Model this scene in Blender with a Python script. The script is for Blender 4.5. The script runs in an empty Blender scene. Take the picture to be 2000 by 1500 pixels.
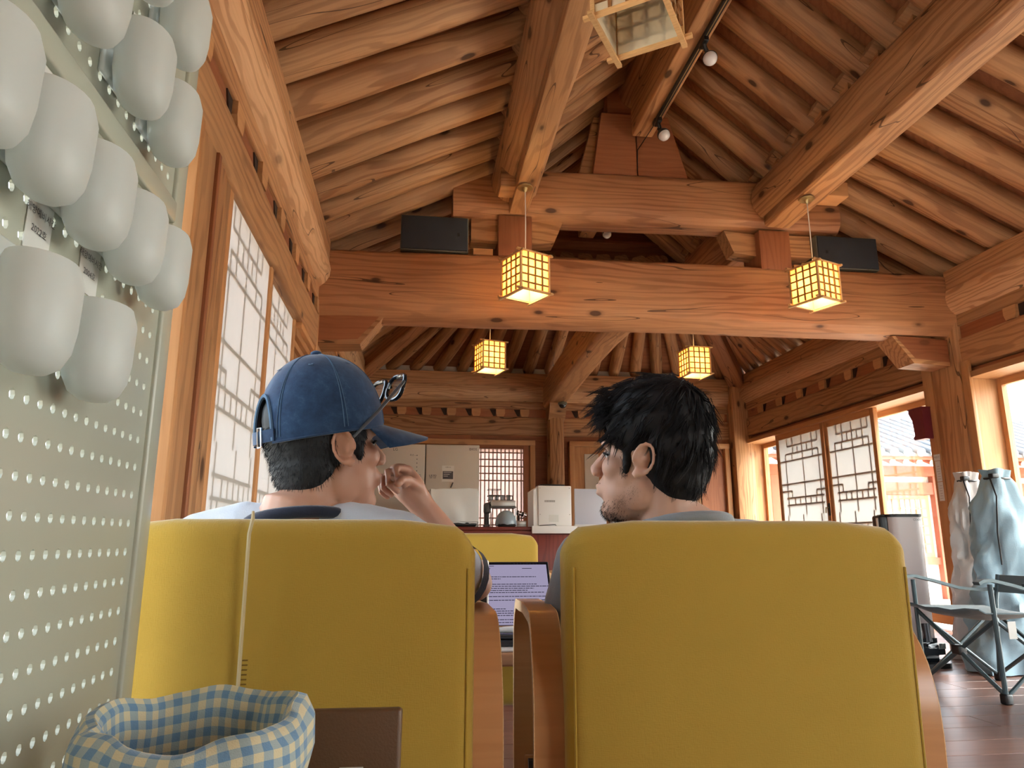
import bpy, bmesh, math, random
from mathutils import Vector, Matrix, noise as mnoise
random.seed(7)
SC = bpy.context.scene
COL = SC.collection
V = Vector
PI = math.pi

# ------------------------------------------------------------------ camera
def make_camera():
    p, yw = math.radians(12.44), math.radians(7.47)
    fwd = V((math.sin(yw)*math.cos(p), math.cos(yw)*math.cos(p), math.sin(p)))
    right = V((math.cos(yw), -math.sin(yw), 0))
    up = right.cross(fwd)
    cd = bpy.data.cameras.new('camera')
    cd.sensor_fit = 'HORIZONTAL'; cd.sensor_width = 36.0; cd.lens = 36*1390/2000
    cd.clip_start = 0.02; cd.clip_end = 200
    o = bpy.data.objects.new('camera', cd); COL.objects.link(o)
    m = Matrix((right, up, -fwd)).transposed().to_4x4()
    m.translation = V((0, 0, 0.8))
    o.matrix_world = m
    SC.camera = o
make_camera()

# ------------------------------------------------------------------ sky, sun, exposure
SC.view_settings.view_transform = 'Standard'
SC.view_settings.look = 'None'
SC.view_settings.gamma = 1.0
SC.view_settings.use_curve_mapping = False
SC.view_settings.exposure = 2.5
w = bpy.data.worlds.new('sky'); SC.world = w; w.use_nodes = True
nt = w.node_tree; nt.nodes.clear()
sky = nt.nodes.new('ShaderNodeTexSky')
sky.sky_type = 'NISHITA'; sky.sun_disc = False
sky.sun_elevation = math.radians(48); sky.sun_rotation = math.radians(110)
sky.air_density = 1.0; sky.dust_density = 3.5; sky.ozone_density = 1.0
hsv = nt.nodes.new('ShaderNodeHueSaturation'); hsv.inputs['Saturation'].default_value = 0.45
bg = nt.nodes.new('ShaderNodeBackground'); bg.inputs['Strength'].default_value = 0.40
out = nt.nodes.new('ShaderNodeOutputWorld')
nt.links.new(sky.outputs[0], hsv.inputs['Color']); nt.links.new(hsv.outputs[0], bg.inputs['Color'])
nt.links.new(bg.outputs[0], out.inputs['Surface'])
def make_sun():
    l = bpy.data.lights.new('sun', 'SUN'); l.energy = 2.2; l.angle = math.radians(2.0); l.color = (1.0, .94, .84)
    o = bpy.data.objects.new('sun', l); COL.objects.link(o)
    d = V((-0.50, 0.38, -0.80))                      # direction the light travels
    o.rotation_euler = d.to_track_quat('-Z', 'Y').to_euler()
make_sun()
def portal(cx, cy, cz, sx, sz, normal):
    l = bpy.data.lights.new('window_portal', 'AREA'); l.shape = 'RECTANGLE'; l.size = sx; l.size_y = sz
    l.cycles.is_portal = True
    o = bpy.data.objects.new('window_portal', l); COL.objects.link(o)
    n = V(normal); z = -n; y = V((0, 0, 1)); x = y.cross(z)
    m = Matrix((x, y, z)).transposed().to_4x4(); m.translation = V((cx, cy, cz)); o.matrix_world = m
portal(-1.02, 0.3, 1.2, 4.3, 2.2, (1, 0, 0))
portal(4.98, 3.0, 1.2, 4.9, 2.3, (-1, 0, 0))
portal(4.98, 7.7, 1.2, 4.0, 2.3, (-1, 0, 0))
portal(3.2, -1.98, 1.4, 2.2, 1.6, (0, 1, 0))  # opening of the added fill window in the back wall
portal(-.98, 3.8, 1.2, 2.0, 2.2, (1, 0, 0))
SC.cycles.max_bounces = 8
SC.cycles.diffuse_bounces = 4
SC.cycles.use_adaptive_sampling = True
SC.cycles.adaptive_threshold = 0.05
SC.cycles.transparent_max_bounces = 8
SC.cycles.sample_clamp_indirect = 8.0
SC.cycles.caustics_reflective = False
SC.cycles.caustics_refractive = False

# ------------------------------------------------------------------ materials
M = {}
def lin(h):
    h = h.lstrip('#'); c = [int(h[i:i+2], 16)/255 for i in (0, 2, 4)]
    return tuple(x/12.92 if x <= .04045 else ((x+.055)/1.055)**2.4 for x in c) + (1,)
class NB:
    def __init__(s, name):
        m = bpy.data.materials.new(name); m.use_nodes = True; s.m = m; s.t = m.node_tree; s.t.nodes.clear()
        s.out = s.n('ShaderNodeOutputMaterial'); M[name] = m
    def n(s, typ, ins=None, **kw):
        x = s.t.nodes.new(typ)
        for k, v in kw.items(): setattr(x, k, v)
        for k, v in (ins or {}).items():
            if hasattr(v, 'is_linked') or isinstance(v, bpy.types.NodeSocket): s.t.links.new(v, x.inputs[k])
            else: x.inputs[k].default_value = v
        return x
    def mix(s, f, a, b, mode='MIX'):
        x = s.n('ShaderNodeMix', data_type='RGBA', blend_type=mode)
        for i, v in ((0, f), (6, a), (7, b)):
            if isinstance(v, bpy.types.NodeSocket): s.t.links.new(v, x.inputs[i])
            else: x.inputs[i].default_value = v
        return x.outputs[2]
    def ramp(s, fac, stops):
        x = s.n('ShaderNodeValToRGB', {0: fac}); e = x.color_ramp.elements
        while len(e) > 1: e.remove(e[-1])
        e[0].position = stops[0][0]; e[0].color = stops[0][1]
        for p_, c in stops[1:]:
            k = e.new(p_); k.color = c
        return x.outputs[0]
    def math(s, op, a, b=0.0, c=0.0):
        x = s.n('ShaderNodeMath', operation=op)
        for i, v in enumerate((a, b, c)):
            if isinstance(v, bpy.types.NodeSocket): s.t.links.new(v, x.inputs[i])
            else: x.inputs[i].default_value = v
        return x.outputs[0]
    def bsdf(s, **ins):
        b = s.n('ShaderNodeBsdfPrincipled')
        for k, v in ins.items():
            k = k.replace('_', ' ')
            if isinstance(v, bpy.types.NodeSocket): s.t.links.new(v, b.inputs[k])
            else: b.inputs[k].default_value = v
        s.t.links.new(b.outputs[0], s.out.inputs[0]); return b
    def bump(s, h, strength=.2, dist=.01):
        return s.n('ShaderNodeBump', {'Height': h, 'Strength': strength, 'Distance': dist}).outputs[0]
W4 = (1, 1, 1, 1); K4 = (0, 0, 0, 1)

def wood(name, base, dark, light=None, scale=1.0, rough=.55, knots=.9, grain=.5, stretch=.16, coat=0.0):
    """pine, grain running along the object's own X axis"""
    b = NB(name); light = light or tuple(min(1, c*1.25) for c in base[:3])+(1,)
    tc = b.n('ShaderNodeTexCoord'); oi = b.n('ShaderNodeObjectInfo')
    rnd = b.n('ShaderNodeVectorMath', {0: oi.outputs['Random'], 1: (37.0, 11.0, 23.0)}, operation='MULTIPLY')
    co = b.n('ShaderNodeVectorMath', {0: tc.outputs['Object'], 1: rnd.outputs[0]}, operation='ADD').outputs[0]
    mp = b.n('ShaderNodeMapping', {'Vector': co, 'Scale': (stretch*scale, scale, scale)}).outputs[0]
    nz = b.n('ShaderNodeTexNoise', {'Vector': mp, 'Scale': 3.2, 'Detail': 3.0, 'Roughness': .55})
    dis = b.n('ShaderNodeVectorMath', {0: nz.outputs['Color'], 'Scale': .34}, operation='SCALE')
    cc = b.n('ShaderNodeVectorMath', {0: mp, 1: dis.outputs[0]}, operation='ADD').outputs[0]
    wv = b.n('ShaderNodeTexWave', {'Vector': cc, 'Scale': 7.0, 'Distortion': 2.2, 'Detail': 2.0, 'Detail Scale': 1.4}, wave_type='RINGS', rings_direction='X')
    fine = b.n('ShaderNodeTexNoise', {'Vector': b.n('ShaderNodeMapping', {'Vector': co, 'Scale': (3*scale, 90*scale, 90*scale)}).outputs[0], 'Scale': 1.0, 'Detail': 2.0})
    big = b.n('ShaderNodeTexNoise', {'Vector': b.n('ShaderNodeMapping', {'Vector': co, 'Scale': (.5, 1.6, 1.6)}).outputs[0], 'Scale': 1.3, 'Detail': 2.0})
    c1 = b.ramp(wv.outputs['Fac'], [(.0, base), (.55, base), (.86, dark), (1.0, dark)])
    c1 = b.mix(grain, base, c1)
    c2 = b.mix(b.math('MULTIPLY', b.ramp(big.outputs[0], [(.35, K4), (.7, W4)]), .6), c1, light)
    c3 = b.mix(b.math('MULTIPLY', b.ramp(fine.outputs[0], [(.45, K4), (.75, W4)]), .3), c2, dark)
    vr = b.n('ShaderNodeTexVoronoi', {'Vector': b.n('ShaderNodeMapping', {'Vector': co, 'Scale': (1.3, 2.9, 2.9)}).outputs[0], 'Scale': 1.6})
    kn = b.ramp(vr.outputs['Distance'], [(.0, W4), (.085, W4), (.12, (.3, .3, .3, 1)), (.19, K4)])
    c4 = b.mix(b.math('MULTIPLY', kn, knots), c3, tuple(c*.28 for c in dark[:3])+(1,))
    if knots >= .5:
        ck = b.n('ShaderNodeTexNoise', {'Vector': b.n('ShaderNodeMapping', {'Vector': co, 'Scale': (.55, 7.0, 7.0)}).outputs[0], 'Scale': 1.0, 'Detail': 1.0})
        cr = b.math('LESS_THAN', b.math('ABSOLUTE', b.math('SUBTRACT', ck.outputs[0], .40)), .0035)
        c4 = b.mix(b.math('MULTIPLY', cr, .75), c4, tuple(c*.2 for c in dark[:3])+(1,))
    hs = b.n('ShaderNodeHueSaturation', {'Color': c4, 'Value': b.math('MULTIPLY_ADD', oi.outputs['Random'], .28, .86)})
    bs = b.bsdf(Base_Color=hs.outputs[0], Roughness=rough, Specular_IOR_Level=.35)
    if coat: bs.inputs['Coat Weight'].default_value = coat; bs.inputs['Coat Roughness'].default_value = .25
    return b.m
def plain(name, col, rough=.5, metal=0.0, spec=.5, bump=0, bscale=60, var=0.0, **kw):
    b = NB(name); tc = b.n('ShaderNodeTexCoord'); nz = b.n('ShaderNodeTexNoise', {'Vector': tc.outputs['Object'], 'Scale': bscale, 'Detail': 3.0})
    c = col
    if var:
        n2 = b.n('ShaderNodeTexNoise', {'Vector': tc.outputs['Object'], 'Scale': bscale*.12, 'Detail': 4.0})
        c = b.mix(b.math('MULTIPLY', b.ramp(n2.outputs[0], [(.3, K4), (.7, W4)]), var), col, tuple(x*.55 for x in col[:3])+(1,))
    ins = dict(Base_Color=c, Roughness=rough, Metallic=metal, Specular_IOR_Level=spec)
    if bump: ins['Normal'] = b.bump(nz.outputs[0], bump, .004)
    ins.update(kw); b.bsdf(**ins); return b.m
def paper(name, col, trans, mixf):
    b = NB(name); tc = b.n('ShaderNodeTexCoord')
    nz = b.n('ShaderNodeTexNoise', {'Vector': tc.outputs['Object'], 'Scale': 22.0, 'Detail': 5.0})
    cc = b.mix(b.math('MULTIPLY', nz.outputs[0], .22), col, tuple(x*.72 for x in col[:3])+(1,))
    d = b.n('ShaderNodeBsdfDiffuse', {'Color': cc}); t = b.n('ShaderNodeBsdfTranslucent', {'Color': trans})
    mx = b.n('ShaderNodeMixShader', {0: mixf, 1: d.outputs[0], 2: t.outputs[0]})
    b.t.links.new(mx.outputs[0], b.out.inputs[0]); return b.m
def glass(name, tint=(.93, .96, .95, 1), refl=.06):
    b = NB(name); t = b.n('ShaderNodeBsdfTransparent', {'Color': tint}); g = b.n('ShaderNodeBsdfGlossy', {'Roughness': .03})
    ge = b.n('ShaderNodeNewGeometry')
    fr = b.n('ShaderNodeFresnel', {'IOR': b.math('MULTIPLY_ADD', ge.outputs['Backfacing'], 1/1.45-1.45, 1.45)})
    mx = b.n('ShaderNodeMixShader', {0: b.math('MULTIPLY', fr.outputs[0], refl/.04), 1: t.outputs[0], 2: g.outputs[0]})
    b.t.links.new(mx.outputs[0], b.out.inputs[0]); return b.m
def emit(name, col, s):
    b = NB(name); e = b.n('ShaderNodeEmission', {'Color': col, 'Strength': s}); b.t.links.new(e.outputs[0], b.out.inputs[0]); return b.m

wood('pine', (.46, .228, .102, 1), (.22, .084, .031, 1), (.56, .315, .15, 1), grain=.7)
wood('pine_beam', (.39, .168, .076, 1), (.19, .064, .025, 1), (.52, .265, .12, 1), grain=.65, stretch=.12)
wood('pine_rafter', (.46, .238, .108, 1), (.23, .090, .034, 1), (.55, .32, .16, 1), grain=.75, knots=.97)
wood('pine_log', (.62, .36, .19, 1), (.38, .18, .075, 1), (.68, .43, .25, 1), grain=.8, scale=1.5, knots=.5)
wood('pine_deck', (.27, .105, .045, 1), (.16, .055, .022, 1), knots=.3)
wood('pine_frame', (.50, .25, .105, 1), (.34, .14, .05, 1), (.58, .31, .14, 1), grain=.3, knots=.3)
wood('pine_red', (.33, .115, .048, 1), (.20, .06, .024, 1), (.38, .15, .065, 1), grain=.35, knots=.4)
wood('mahogany', (.19, .034, .022, 1), (.09, .014, .01, 1), (.25, .06, .035, 1), knots=0, grain=.5, rough=.35)
wood('bentwood', (.52, .25, .10, 1), (.40, .17, .06, 1), (.58, .30, .13, 1), knots=0, grain=.25, rough=.32, stretch=.08, coat=.35)
wood('ply_edge', (.70, .48, .27, 1), (.50, .30, .15, 1), knots=0, grain=.5, rough=.5, scale=4)
wood('floor_wood', (.17, .082, .058, 1), (.09, .042, .03, 1), (.22, .115, .085, 1), knots=0, grain=.5, rough=.30, coat=.45)
wood('lantern_wood', (.60, .36, .16, 1), (.40, .20, .07, 1), knots=0, grain=.4, scale=5)
wood('lattice_backlit', (.28, .13, .045, 1), (.19, .08, .025, 1), knots=0, grain=.4, scale=5)  # same lantern wood, its dark look against glowing paper put into the colour
plain('plaster', (.62, .55, .46, 1), .9, bump=.3, bscale=30, var=.25)
plain('white_wall', (.70, .68, .63, 1), .85, bump=.1)
plain('black_metal', (.012, .012, .013, 1), .35, spec=.5)
plain('gap_and_shade', (.035, .016, .009, 1), .9)  # plank joints, and the painted shade beside the bearing blocks
plain('speaker_cloth', (.030, .033, .040, 1), .75, bump=.2, bscale=300)
plain('speaker_case', (.16, .15, .11, 1), .6)
plain('brass', (.50, .40, .20, 1), .35, metal=.9)
plain('white_plastic', (.78, .78, .76, 1), .35)
plain('bulb_glass', (.72, .70, .70, 1), .15)
plain('cord_white', (.75, .72, .66, 1), .5)
paper('shoji_paper', (.74, .725, .69, 1), (.24, .235, .225, 1), .40)
paper('lattice_paper', (.70, .54, .48, 1), (.50, .36, .31, 1), .5)
paper('lamp_paper_lit', (.90, .80, .55, 1), (1.0, .80, .45, 1), .6)
paper('lamp_paper', (.84, .78, .64, 1), (.84, .76, .60, 1), .5)
glass('window_glass')
emit('bulb_glow', (1, .72, .34, 1), 30)

# ------------------------------------------------------------------ mesh helpers
class MB:
    def __init__(s): s.v = []; s.f = []; s.uv = None
    def add(s, vs, fs):
        k = len(s.v); s.v += [tuple(v) for v in vs]; s.f += [tuple(i+k for i in f) for f in fs]; return s
    def box(s, x0, x1, y0, y1, z0, z1, M_=None):
        vs = [V((x, y, z)) for x in (x0, x1) for y in (y0, y1) for z in (z0, z1)]
        if M_ is not None: vs = [M_ @ v for v in vs]
        return s.add(vs, [(0, 1, 3, 2), (4, 6, 7, 5), (0, 4, 5, 1), (2, 3, 7, 6), (0, 2, 6, 4), (1, 5, 7, 3)])
    def rbox(s, x0, x1, y0, y1, z0, z1, r, M_=None, n=3):
        """box rounded on all edges"""
        cs = [((x1-r if sx > 0 else x0+r), (y1-r if sy > 0 else y0+r), (z1-r if sz > 0 else z0+r)) for sx in (-1, 1) for sy in (-1, 1) for sz in (-1, 1)]
        bm = bmesh.new(); bmesh.ops.create_cube(bm, size=2)
        hx, hy, hz = (x1-x0)/2, (y1-y0)/2, (z1-z0)/2
        c = V(((x0+x1)/2, (y0+y1)/2, (z0+z1)/2))
        for v in bm.verts: v.co = V((v.co.x*hx, v.co.y*hy, v.co.z*hz))+c
        bmesh.ops.bevel(bm, geom=bm.edges[:], offset=min(r, hx*.98, hy*.98, hz*.98), segments=n, profile=.5, affect='EDGES')
        s.bm(bm, M_); bm.free(); return s
    def bm(s, bm, M_=None):
        bm.verts.index_update()
        return s.add([(M_ @ v.co if M_ is not None else v.co) for v in bm.verts], [[v.index for v in f.verts] for f in bm.faces])
    def tube(s, pts, rad, n=8, caps=True, flat=1.0):
        pts = [V(p) for p in pts]; m = len(pts); rr = rad if isinstance(rad, (list, tuple)) else [rad]*m
        vs = []; up = None
        for i, p in enumerate(pts):
            t = (pts[min(i+1, m-1)]-pts[max(i-1, 0)]).normalized()
            if up is None: up = V((0, 0, 1)) if abs(t.z) < .9 else V((1, 0, 0))
            sd = t.cross(up).normalized(); up = sd.cross(t).normalized()
            for k in range(n):
                a = 2*PI*k/n; vs.append(p+sd*math.cos(a)*rr[i]+up*math.sin(a)*rr[i]*flat)
        fs = [(i*n+k, i*n+(k+1) % n, (i+1)*n+(k+1) % n, (i+1)*n+k) for i in range(m-1) for k in range(n)]
        if caps: fs += [tuple(range(n))[::-1], tuple((m-1)*n+k for k in range(n))]
        return s.add(vs, fs)
    def strip(s, pts, width, thick, side):
        """flat bent strip: rectangle section swept along pts, 'side' is the width direction"""
        pts = [V(p) for p in pts]; m = len(pts); sd = V(side).normalized(); vs = []
        for i, p in enumerate(pts):
            t = (pts[min(i+1, m-1)]-pts[max(i-1, 0)]).normalized(); nn = t.cross(sd).normalized()
            vs += [p+sd*width/2+nn*thick/2, p-sd*width/2+nn*thick/2, p-sd*width/2-nn*thick/2, p+sd*width/2-nn*thick/2]
        fs = [(i*4+k, i*4+(k+1) % 4, (i+1)*4+(k+1) % 4, (i+1)*4+k) for i in range(m-1) for k in range(4)]
        fs += [(3, 2, 1, 0), tuple((m-1)*4+k for k in range(4))]
        return s.add(vs, fs)
    def prism(s, prof, a, b, axis='Y', M_=None):
        """2-D outline extruded along an axis: Y: prof=(x,z); X: prof=(y,z); Z: prof=(x,y)"""
        f = {'Y': lambda p, t: V((p[0], t, p[1])), 'X': lambda p, t: V((t, p[0], p[1])), 'Z': lambda p, t: V((p[0], p[1], t))}[axis]
        n = len(prof); vs = [f(p, a) for p in prof]+[f(p, b) for p in prof]
        if M_ is not None: vs = [M_ @ v for v in vs]
        return s.add(vs, [(i, (i+1) % n, n+(i+1) % n, n+i) for i in range(n)]+[tuple(range(n))[::-1], tuple(range(n, 2*n))])
    def lathe(s, prof, n=20, M_=None, caps=True):
        m = len(prof); vs = [V((r*math.cos(2*PI*k/n), r*math.sin(2*PI*k/n), z)) for r, z in prof for k in range(n)]
        if M_ is not None: vs = [M_ @ v for v in vs]
        fs = [(i*n+k, i*n+(k+1) % n, (i+1)*n+(k+1) % n, (i+1)*n+k) for i in range(m-1) for k in range(n)]
        if caps: fs += [tuple(range(n))[::-1], tuple((m-1)*n+k for k in range(n))]
        return s.add(vs, fs)
    def ell(s, c, r, n=16, m=10, M_=None):
        bm = bmesh.new(); bmesh.ops.create_uvsphere(bm, u_segments=n, v_segments=m, radius=1)
        for v in bm.verts: v.co = V((v.co.x*r[0], v.co.y*r[1], v.co.z*r[2]))+V(c)
        s.bm(bm, M_); bm.free(); return s
    def mesh(s, name, smooth=False):
        me = bpy.data.meshes.new(name); me.from_pydata(s.v, [], s.f)
        bm = bmesh.new(); bm.from_mesh(me); bmesh.ops.recalc_face_normals(bm, faces=bm.faces); bm.to_mesh(me); bm.free()
        if smooth is not False: shade(me, 40 if smooth is True else smooth)
        return me
    def build(s, name, mat, parent=None, smooth=False, mw=None, **props):
        return obj(name, s.mesh(name, smooth), mat, parent, mw, **props)
def shade(me, ang=40):
    me.polygons.foreach_set('use_smooth', [True]*len(me.polygons))
    try: me.set_sharp_from_angle(angle=math.radians(ang))
    except Exception: pass
def obj(name, me, mat=None, parent=None, mw=None, **props):
    o = bpy.data.objects.new(name, me); COL.objects.link(o)
    if mat is not None and me is not None and not me.materials: me.materials.append(M[mat] if isinstance(mat, str) else mat)
    if mw is not None: o.matrix_world = mw
    if parent is not None:
        o.parent = parent; o.matrix_parent_inverse = WM(parent).inverted()
    for k, v in props.items(): o[k] = v
    return o
def WM(o): return o.matrix_basis.copy() if (o.parent is None) else o.matrix_basis.copy()
def thing(name, label, cat, loc=(0, 0, 0), rz=0, group=None, kind=None):
    o = bpy.data.objects.new(name, None); COL.objects.link(o)
    o.empty_display_size = .05
    o.matrix_basis = Matrix.Translation(V(loc)) @ Matrix.Rotation(rz, 4, 'Z')
    tag(o, label, cat, group, kind); return o
def tag(o, label=None, cat=None, group=None, kind=None):
    if label: o['label'] = label
    if cat: o['category'] = cat
    if group: o['group'] = group
    if kind: o['kind'] = kind
    return o
def copy_tree(root, mw, label=None, group=None):
    r = root.copy(); COL.objects.link(r); r.matrix_basis = mw
    if label: r['label'] = label
    if group: r['group'] = group
    for ch in root.children:
        c = ch.copy(); COL.objects.link(c); c.parent = r
        for g in ch.children:
            d = g.copy(); COL.objects.link(d); d.parent = c
    return r
def place(x, y, z, rz=0): return Matrix.Translation(V((x, y, z))) @ Matrix.Rotation(rz, 4, 'Z')
def frame(p0, p1, up=(0, 0, 1)):
    x = (V(p1)-V(p0)).normalized(); u = V(up)
    y = u.cross(x).normalized(); z = x.cross(y)
    m = Matrix((x, y, z)).transposed().to_4x4(); m.translation = V(p0); return m
def prof_rect(w_, h, c=.01, cb=None):
    cb = c if cb is None else cb; a, b = w_/2, h/2
    def cor(x, z, dx, dz, r, n=3):
        return [(x+dx*(r-r*math.sin(t)), z+dz*(r-r*math.cos(t))) for t in [PI/2*i/n for i in range(n+1)]]
    P_ = cor(-a, -b, 1, 1, cb)[::-1]+cor(a, -b, -1, 1, cb)+cor(a, b, -1, -1, c)[::-1]+cor(-a, b, 1, -1, c)
    o_ = []
    for q in P_:
        if not o_ or (abs(q[0]-o_[-1][0])+abs(q[1]-o_[-1][1])) > 1e-6: o_.append(q)
    return o_
def sweep_mesh(prof, L, seg=1, bow=0.0, wob=0.0, seed=0.0, taper=0.0, name='timber', smooth=30):
    mb = MB(); n = len(prof); vs = []
    for i in range(seg+1):
        t = i/seg; z0 = bow*(1-(2*t-1)**2); sc = 1-taper*t
        for (a, b) in prof:
            k = 0
            if wob:
                nv = mnoise.noise(V((t*L*1.6+seed, a*5, b*5+seed*.7))); k = wob*nv
            r = math.hypot(a, b) or 1
            vs.append(V((t*L, a*sc+a/r*k, b*sc+b/r*k+z0)))
    fs = [(i*n+k, i*n+(k+1) % n, (i+1)*n+(k+1) % n, (i+1)*n+k) for i in range(seg) for k in range(n)]
    fs += [tuple(range(n))[::-1], tuple(seg*n+k for k in range(n))]
    mb.add(vs, fs); return mb.mesh(name, smooth)
def timber(name, p0, p1, w_, h, mat='pine', parent=None, c=.012, cb=None, seg=1, bow=0, wob=0, up=(0, 0, 1), **props):
    """squared timber from p0 to p1 (axis through the middle of its section)"""
    L = (V(p1)-V(p0)).length
    return obj(name, sweep_mesh(prof_rect(w_, h, c, cb), L, seg, bow, wob, random.random()*50, name=name), mat, parent, frame(p0, p1, up), **props)
def circ(r, n=14): return [(r*math.cos(2*PI*k/n), r*math.sin(2*PI*k/n)) for k in range(n)]
def log(name, p0, p1, r, mat='pine_log', parent=None, seg=8, wob=.008, taper=0, n=16, **props):
    L = (V(p1)-V(p0)).length
    return obj(name, sweep_mesh(circ(r, n), L, seg, 0, wob, random.random()*50, taper, name=name, smooth=50), mat, parent, frame(p0, p1), **props)
def slab(name, x0, x1, y0, y1, z0, z1, mat, parent=None, axis='X', r=0, **props):
    """box whose grain runs along a world axis, so its local X is that axis"""
    c = V(((x0+x1)/2, (y0+y1)/2, (z0+z1)/2)); d = V((x1-x0, y1-y0, z1-z0))
    ax = {'X': (V((1, 0, 0)), V((0, 1, 0)), V((0, 0, 1))), 'Y': (V((0, 1, 0)), V((-1, 0, 0)), V((0, 0, 1))), 'Z': (V((0, 0, 1)), V((0, 1, 0)), V((-1, 0, 0)))}[axis]
    hs = [abs(a.dot(d))/2 for a in ax]
    m = Matrix(ax).transposed().to_4x4(); m.translation = c
    mb = MB()
    if r: mb.rbox(-hs[0], hs[0], -hs[1], hs[1], -hs[2], hs[2], r, n=2)
    else: mb.box(-hs[0], hs[0], -hs[1], hs[1], -hs[2], hs[2])
    return mb.build(name, mat, parent, 40 if r else False, m, **props)
# ================================================================== THE SETTING
XL, XR, YF, YB = -0.95, 4.64, 9.70, -1.85        # left, right, far and back wall planes
XC = 1.85                                        # ridge line
ML, MR = 0.73, 2.99                              # middle purlins
# ---- ground outside
g = MB().box(-40, 60, -40, 60, -.47, -.42).build('ground', 'plaster', None, kind='structure')
tag(g, 'pale sandy courtyard ground outside the windows')
# ---- floor of planks
fl = MB().box(XL-.35, XR+.35, YB-.2, YF+.2, -.08, -.012).build('floor', 'gap_and_shade', None, kind='structure')
tag(fl, 'dark brown polished plank floor')
pmc = {}
def plank_mesh(L_):
    if L_ not in pmc: pmc[L_] = sweep_mesh([(-.0935, -.012), (.0935, -.012), (.0935, -.0015), (.092, 0), (-.092, 0), (-.0935, -.0015)], L_-.005, name='plank', smooth=False)
    return pmc[L_]
row = 0; yy = YB
while yy < YF:
    xx = XL-.2; first = True
    while xx < XR+.2:
        L_ = round(min((1.4, .47, .94)[row % 3] if first else 1.4, XR+.2-xx), 3); first = False
        if L_ > .05: obj('plank', plank_mesh(L_), 'floor_wood', fl, Matrix.Translation(V((xx, yy+.095, 0))))
        xx += L_
        if L_ < .05: break
    yy += .19; row += 1

# ---- ceiling: deck, rafters
ceil = thing('ceiling', 'open timber roof with rows of round pine rafters', None, (XC, 4, 4), kind='structure')
def zlow(x): return 3.235+.49*(min(x, 2*1.86-x)+.80)           # axis of the lower rafters (mirrored on the room's centre)
def quad(name, pts, mat, thick=.05, parent=ceil, **kw):
    pts = [V(p) for p in pts]; n = (pts[1]-pts[0]).cross(pts[2]-pts[0]).normalized()
    if n.z < 0: n = -n
    mb = MB(); k = len(pts)
    mb.add(pts+[p+n*thick for p in pts], [tuple(range(k)), tuple(range(k, 2*k))[::-1]]+[(i, (i+1) % k, k+(i+1) % k, k+i) for i in range(k)])
    return mb.build(name, mat, parent, **kw)
DK = .055
def zr(x): return 3.235+.49*(4.64-x)                            # right slope
YH = 7.40                                                       # where the hip begins
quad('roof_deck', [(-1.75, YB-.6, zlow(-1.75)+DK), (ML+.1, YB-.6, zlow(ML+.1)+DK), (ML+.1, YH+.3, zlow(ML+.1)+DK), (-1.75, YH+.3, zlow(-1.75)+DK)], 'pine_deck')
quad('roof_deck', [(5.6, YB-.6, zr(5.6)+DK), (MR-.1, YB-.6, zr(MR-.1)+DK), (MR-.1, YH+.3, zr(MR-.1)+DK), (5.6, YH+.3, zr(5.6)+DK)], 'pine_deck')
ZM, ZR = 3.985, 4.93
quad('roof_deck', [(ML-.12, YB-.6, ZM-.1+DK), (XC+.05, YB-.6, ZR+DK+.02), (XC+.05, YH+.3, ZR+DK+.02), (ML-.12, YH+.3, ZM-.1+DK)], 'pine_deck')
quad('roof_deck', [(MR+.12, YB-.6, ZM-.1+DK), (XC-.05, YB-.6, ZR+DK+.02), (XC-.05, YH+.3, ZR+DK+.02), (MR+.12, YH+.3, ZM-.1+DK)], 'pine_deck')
def rafset(L_, r, k=4, taper=.12): return [sweep_mesh(circ(r*(.93+.14*random.random()), 14), L_, 7, 0, .011, random.random()*60, taper, 'rafter', 50) for _ in range(k)]
pl0, pl1 = V((-1.72, 0, zlow(-1.72))), V((ML+.20, 0, zlow(ML+.20)))
mesh_low = rafset((pl1-pl0).length, .118)
pu0, pu1 = V((ML-.16, 0, ZM-.13)), V((XC-.02, 0, ZR))
mesh_up = rafset((pu1-pu0).length, .105, taper=.05)
k = 0; y = 3.07-.34*6
while y < YH-.05:
    j = lambda s: (random.random()-.5)*s
    m = frame(pl0+V((0, y+j(.03), 0)), pl1+V((0, y+j(.03), 0))) @ Matrix.Rotation(random.random()*6, 4, 'X')
    obj('rafter', mesh_low[k % 4], 'pine_rafter', ceil, m)
    rp0, rp1 = V((5.58, y+.1, zr(5.58))), V((MR-.20, y+.1+j(.03), zr(MR-.20)))
    obj('rafter', mesh_low[(k+1) % 4], 'pine_rafter', ceil, frame(rp0, rp1) @ Matrix.Rotation(random.random()*6, 4, 'X'))
    yu = y+.17
    obj('rafter', mesh_up[k % 4], 'pine_rafter', ceil, frame(pu0+V((0, yu, 0)), pu1+V((0, yu+j(.03), 0))) @ Matrix.Rotation(random.random()*6, 4, 'X'))
    q0, q1 = V((MR+.16, yu+.06, ZM-.13)), V((XC+.02, yu+.06+j(.03), ZR))
    obj('rafter', mesh_up[(k+2) % 4], 'pine_rafter', ceil, frame(q0, q1) @ Matrix.Rotation(random.random()*6, 4, 'X'))
    # wedge blocks between the rafter feet on the middle purlins
    for (bx, s_) in ((ML, 1), (MR, -1)):
        slab('wedge_block', bx-.05, bx+.05, y+.03, y+.13, 3.84, 3.98, 'pine', ceil, 'Y')
    k += 1; y += .34
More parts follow.
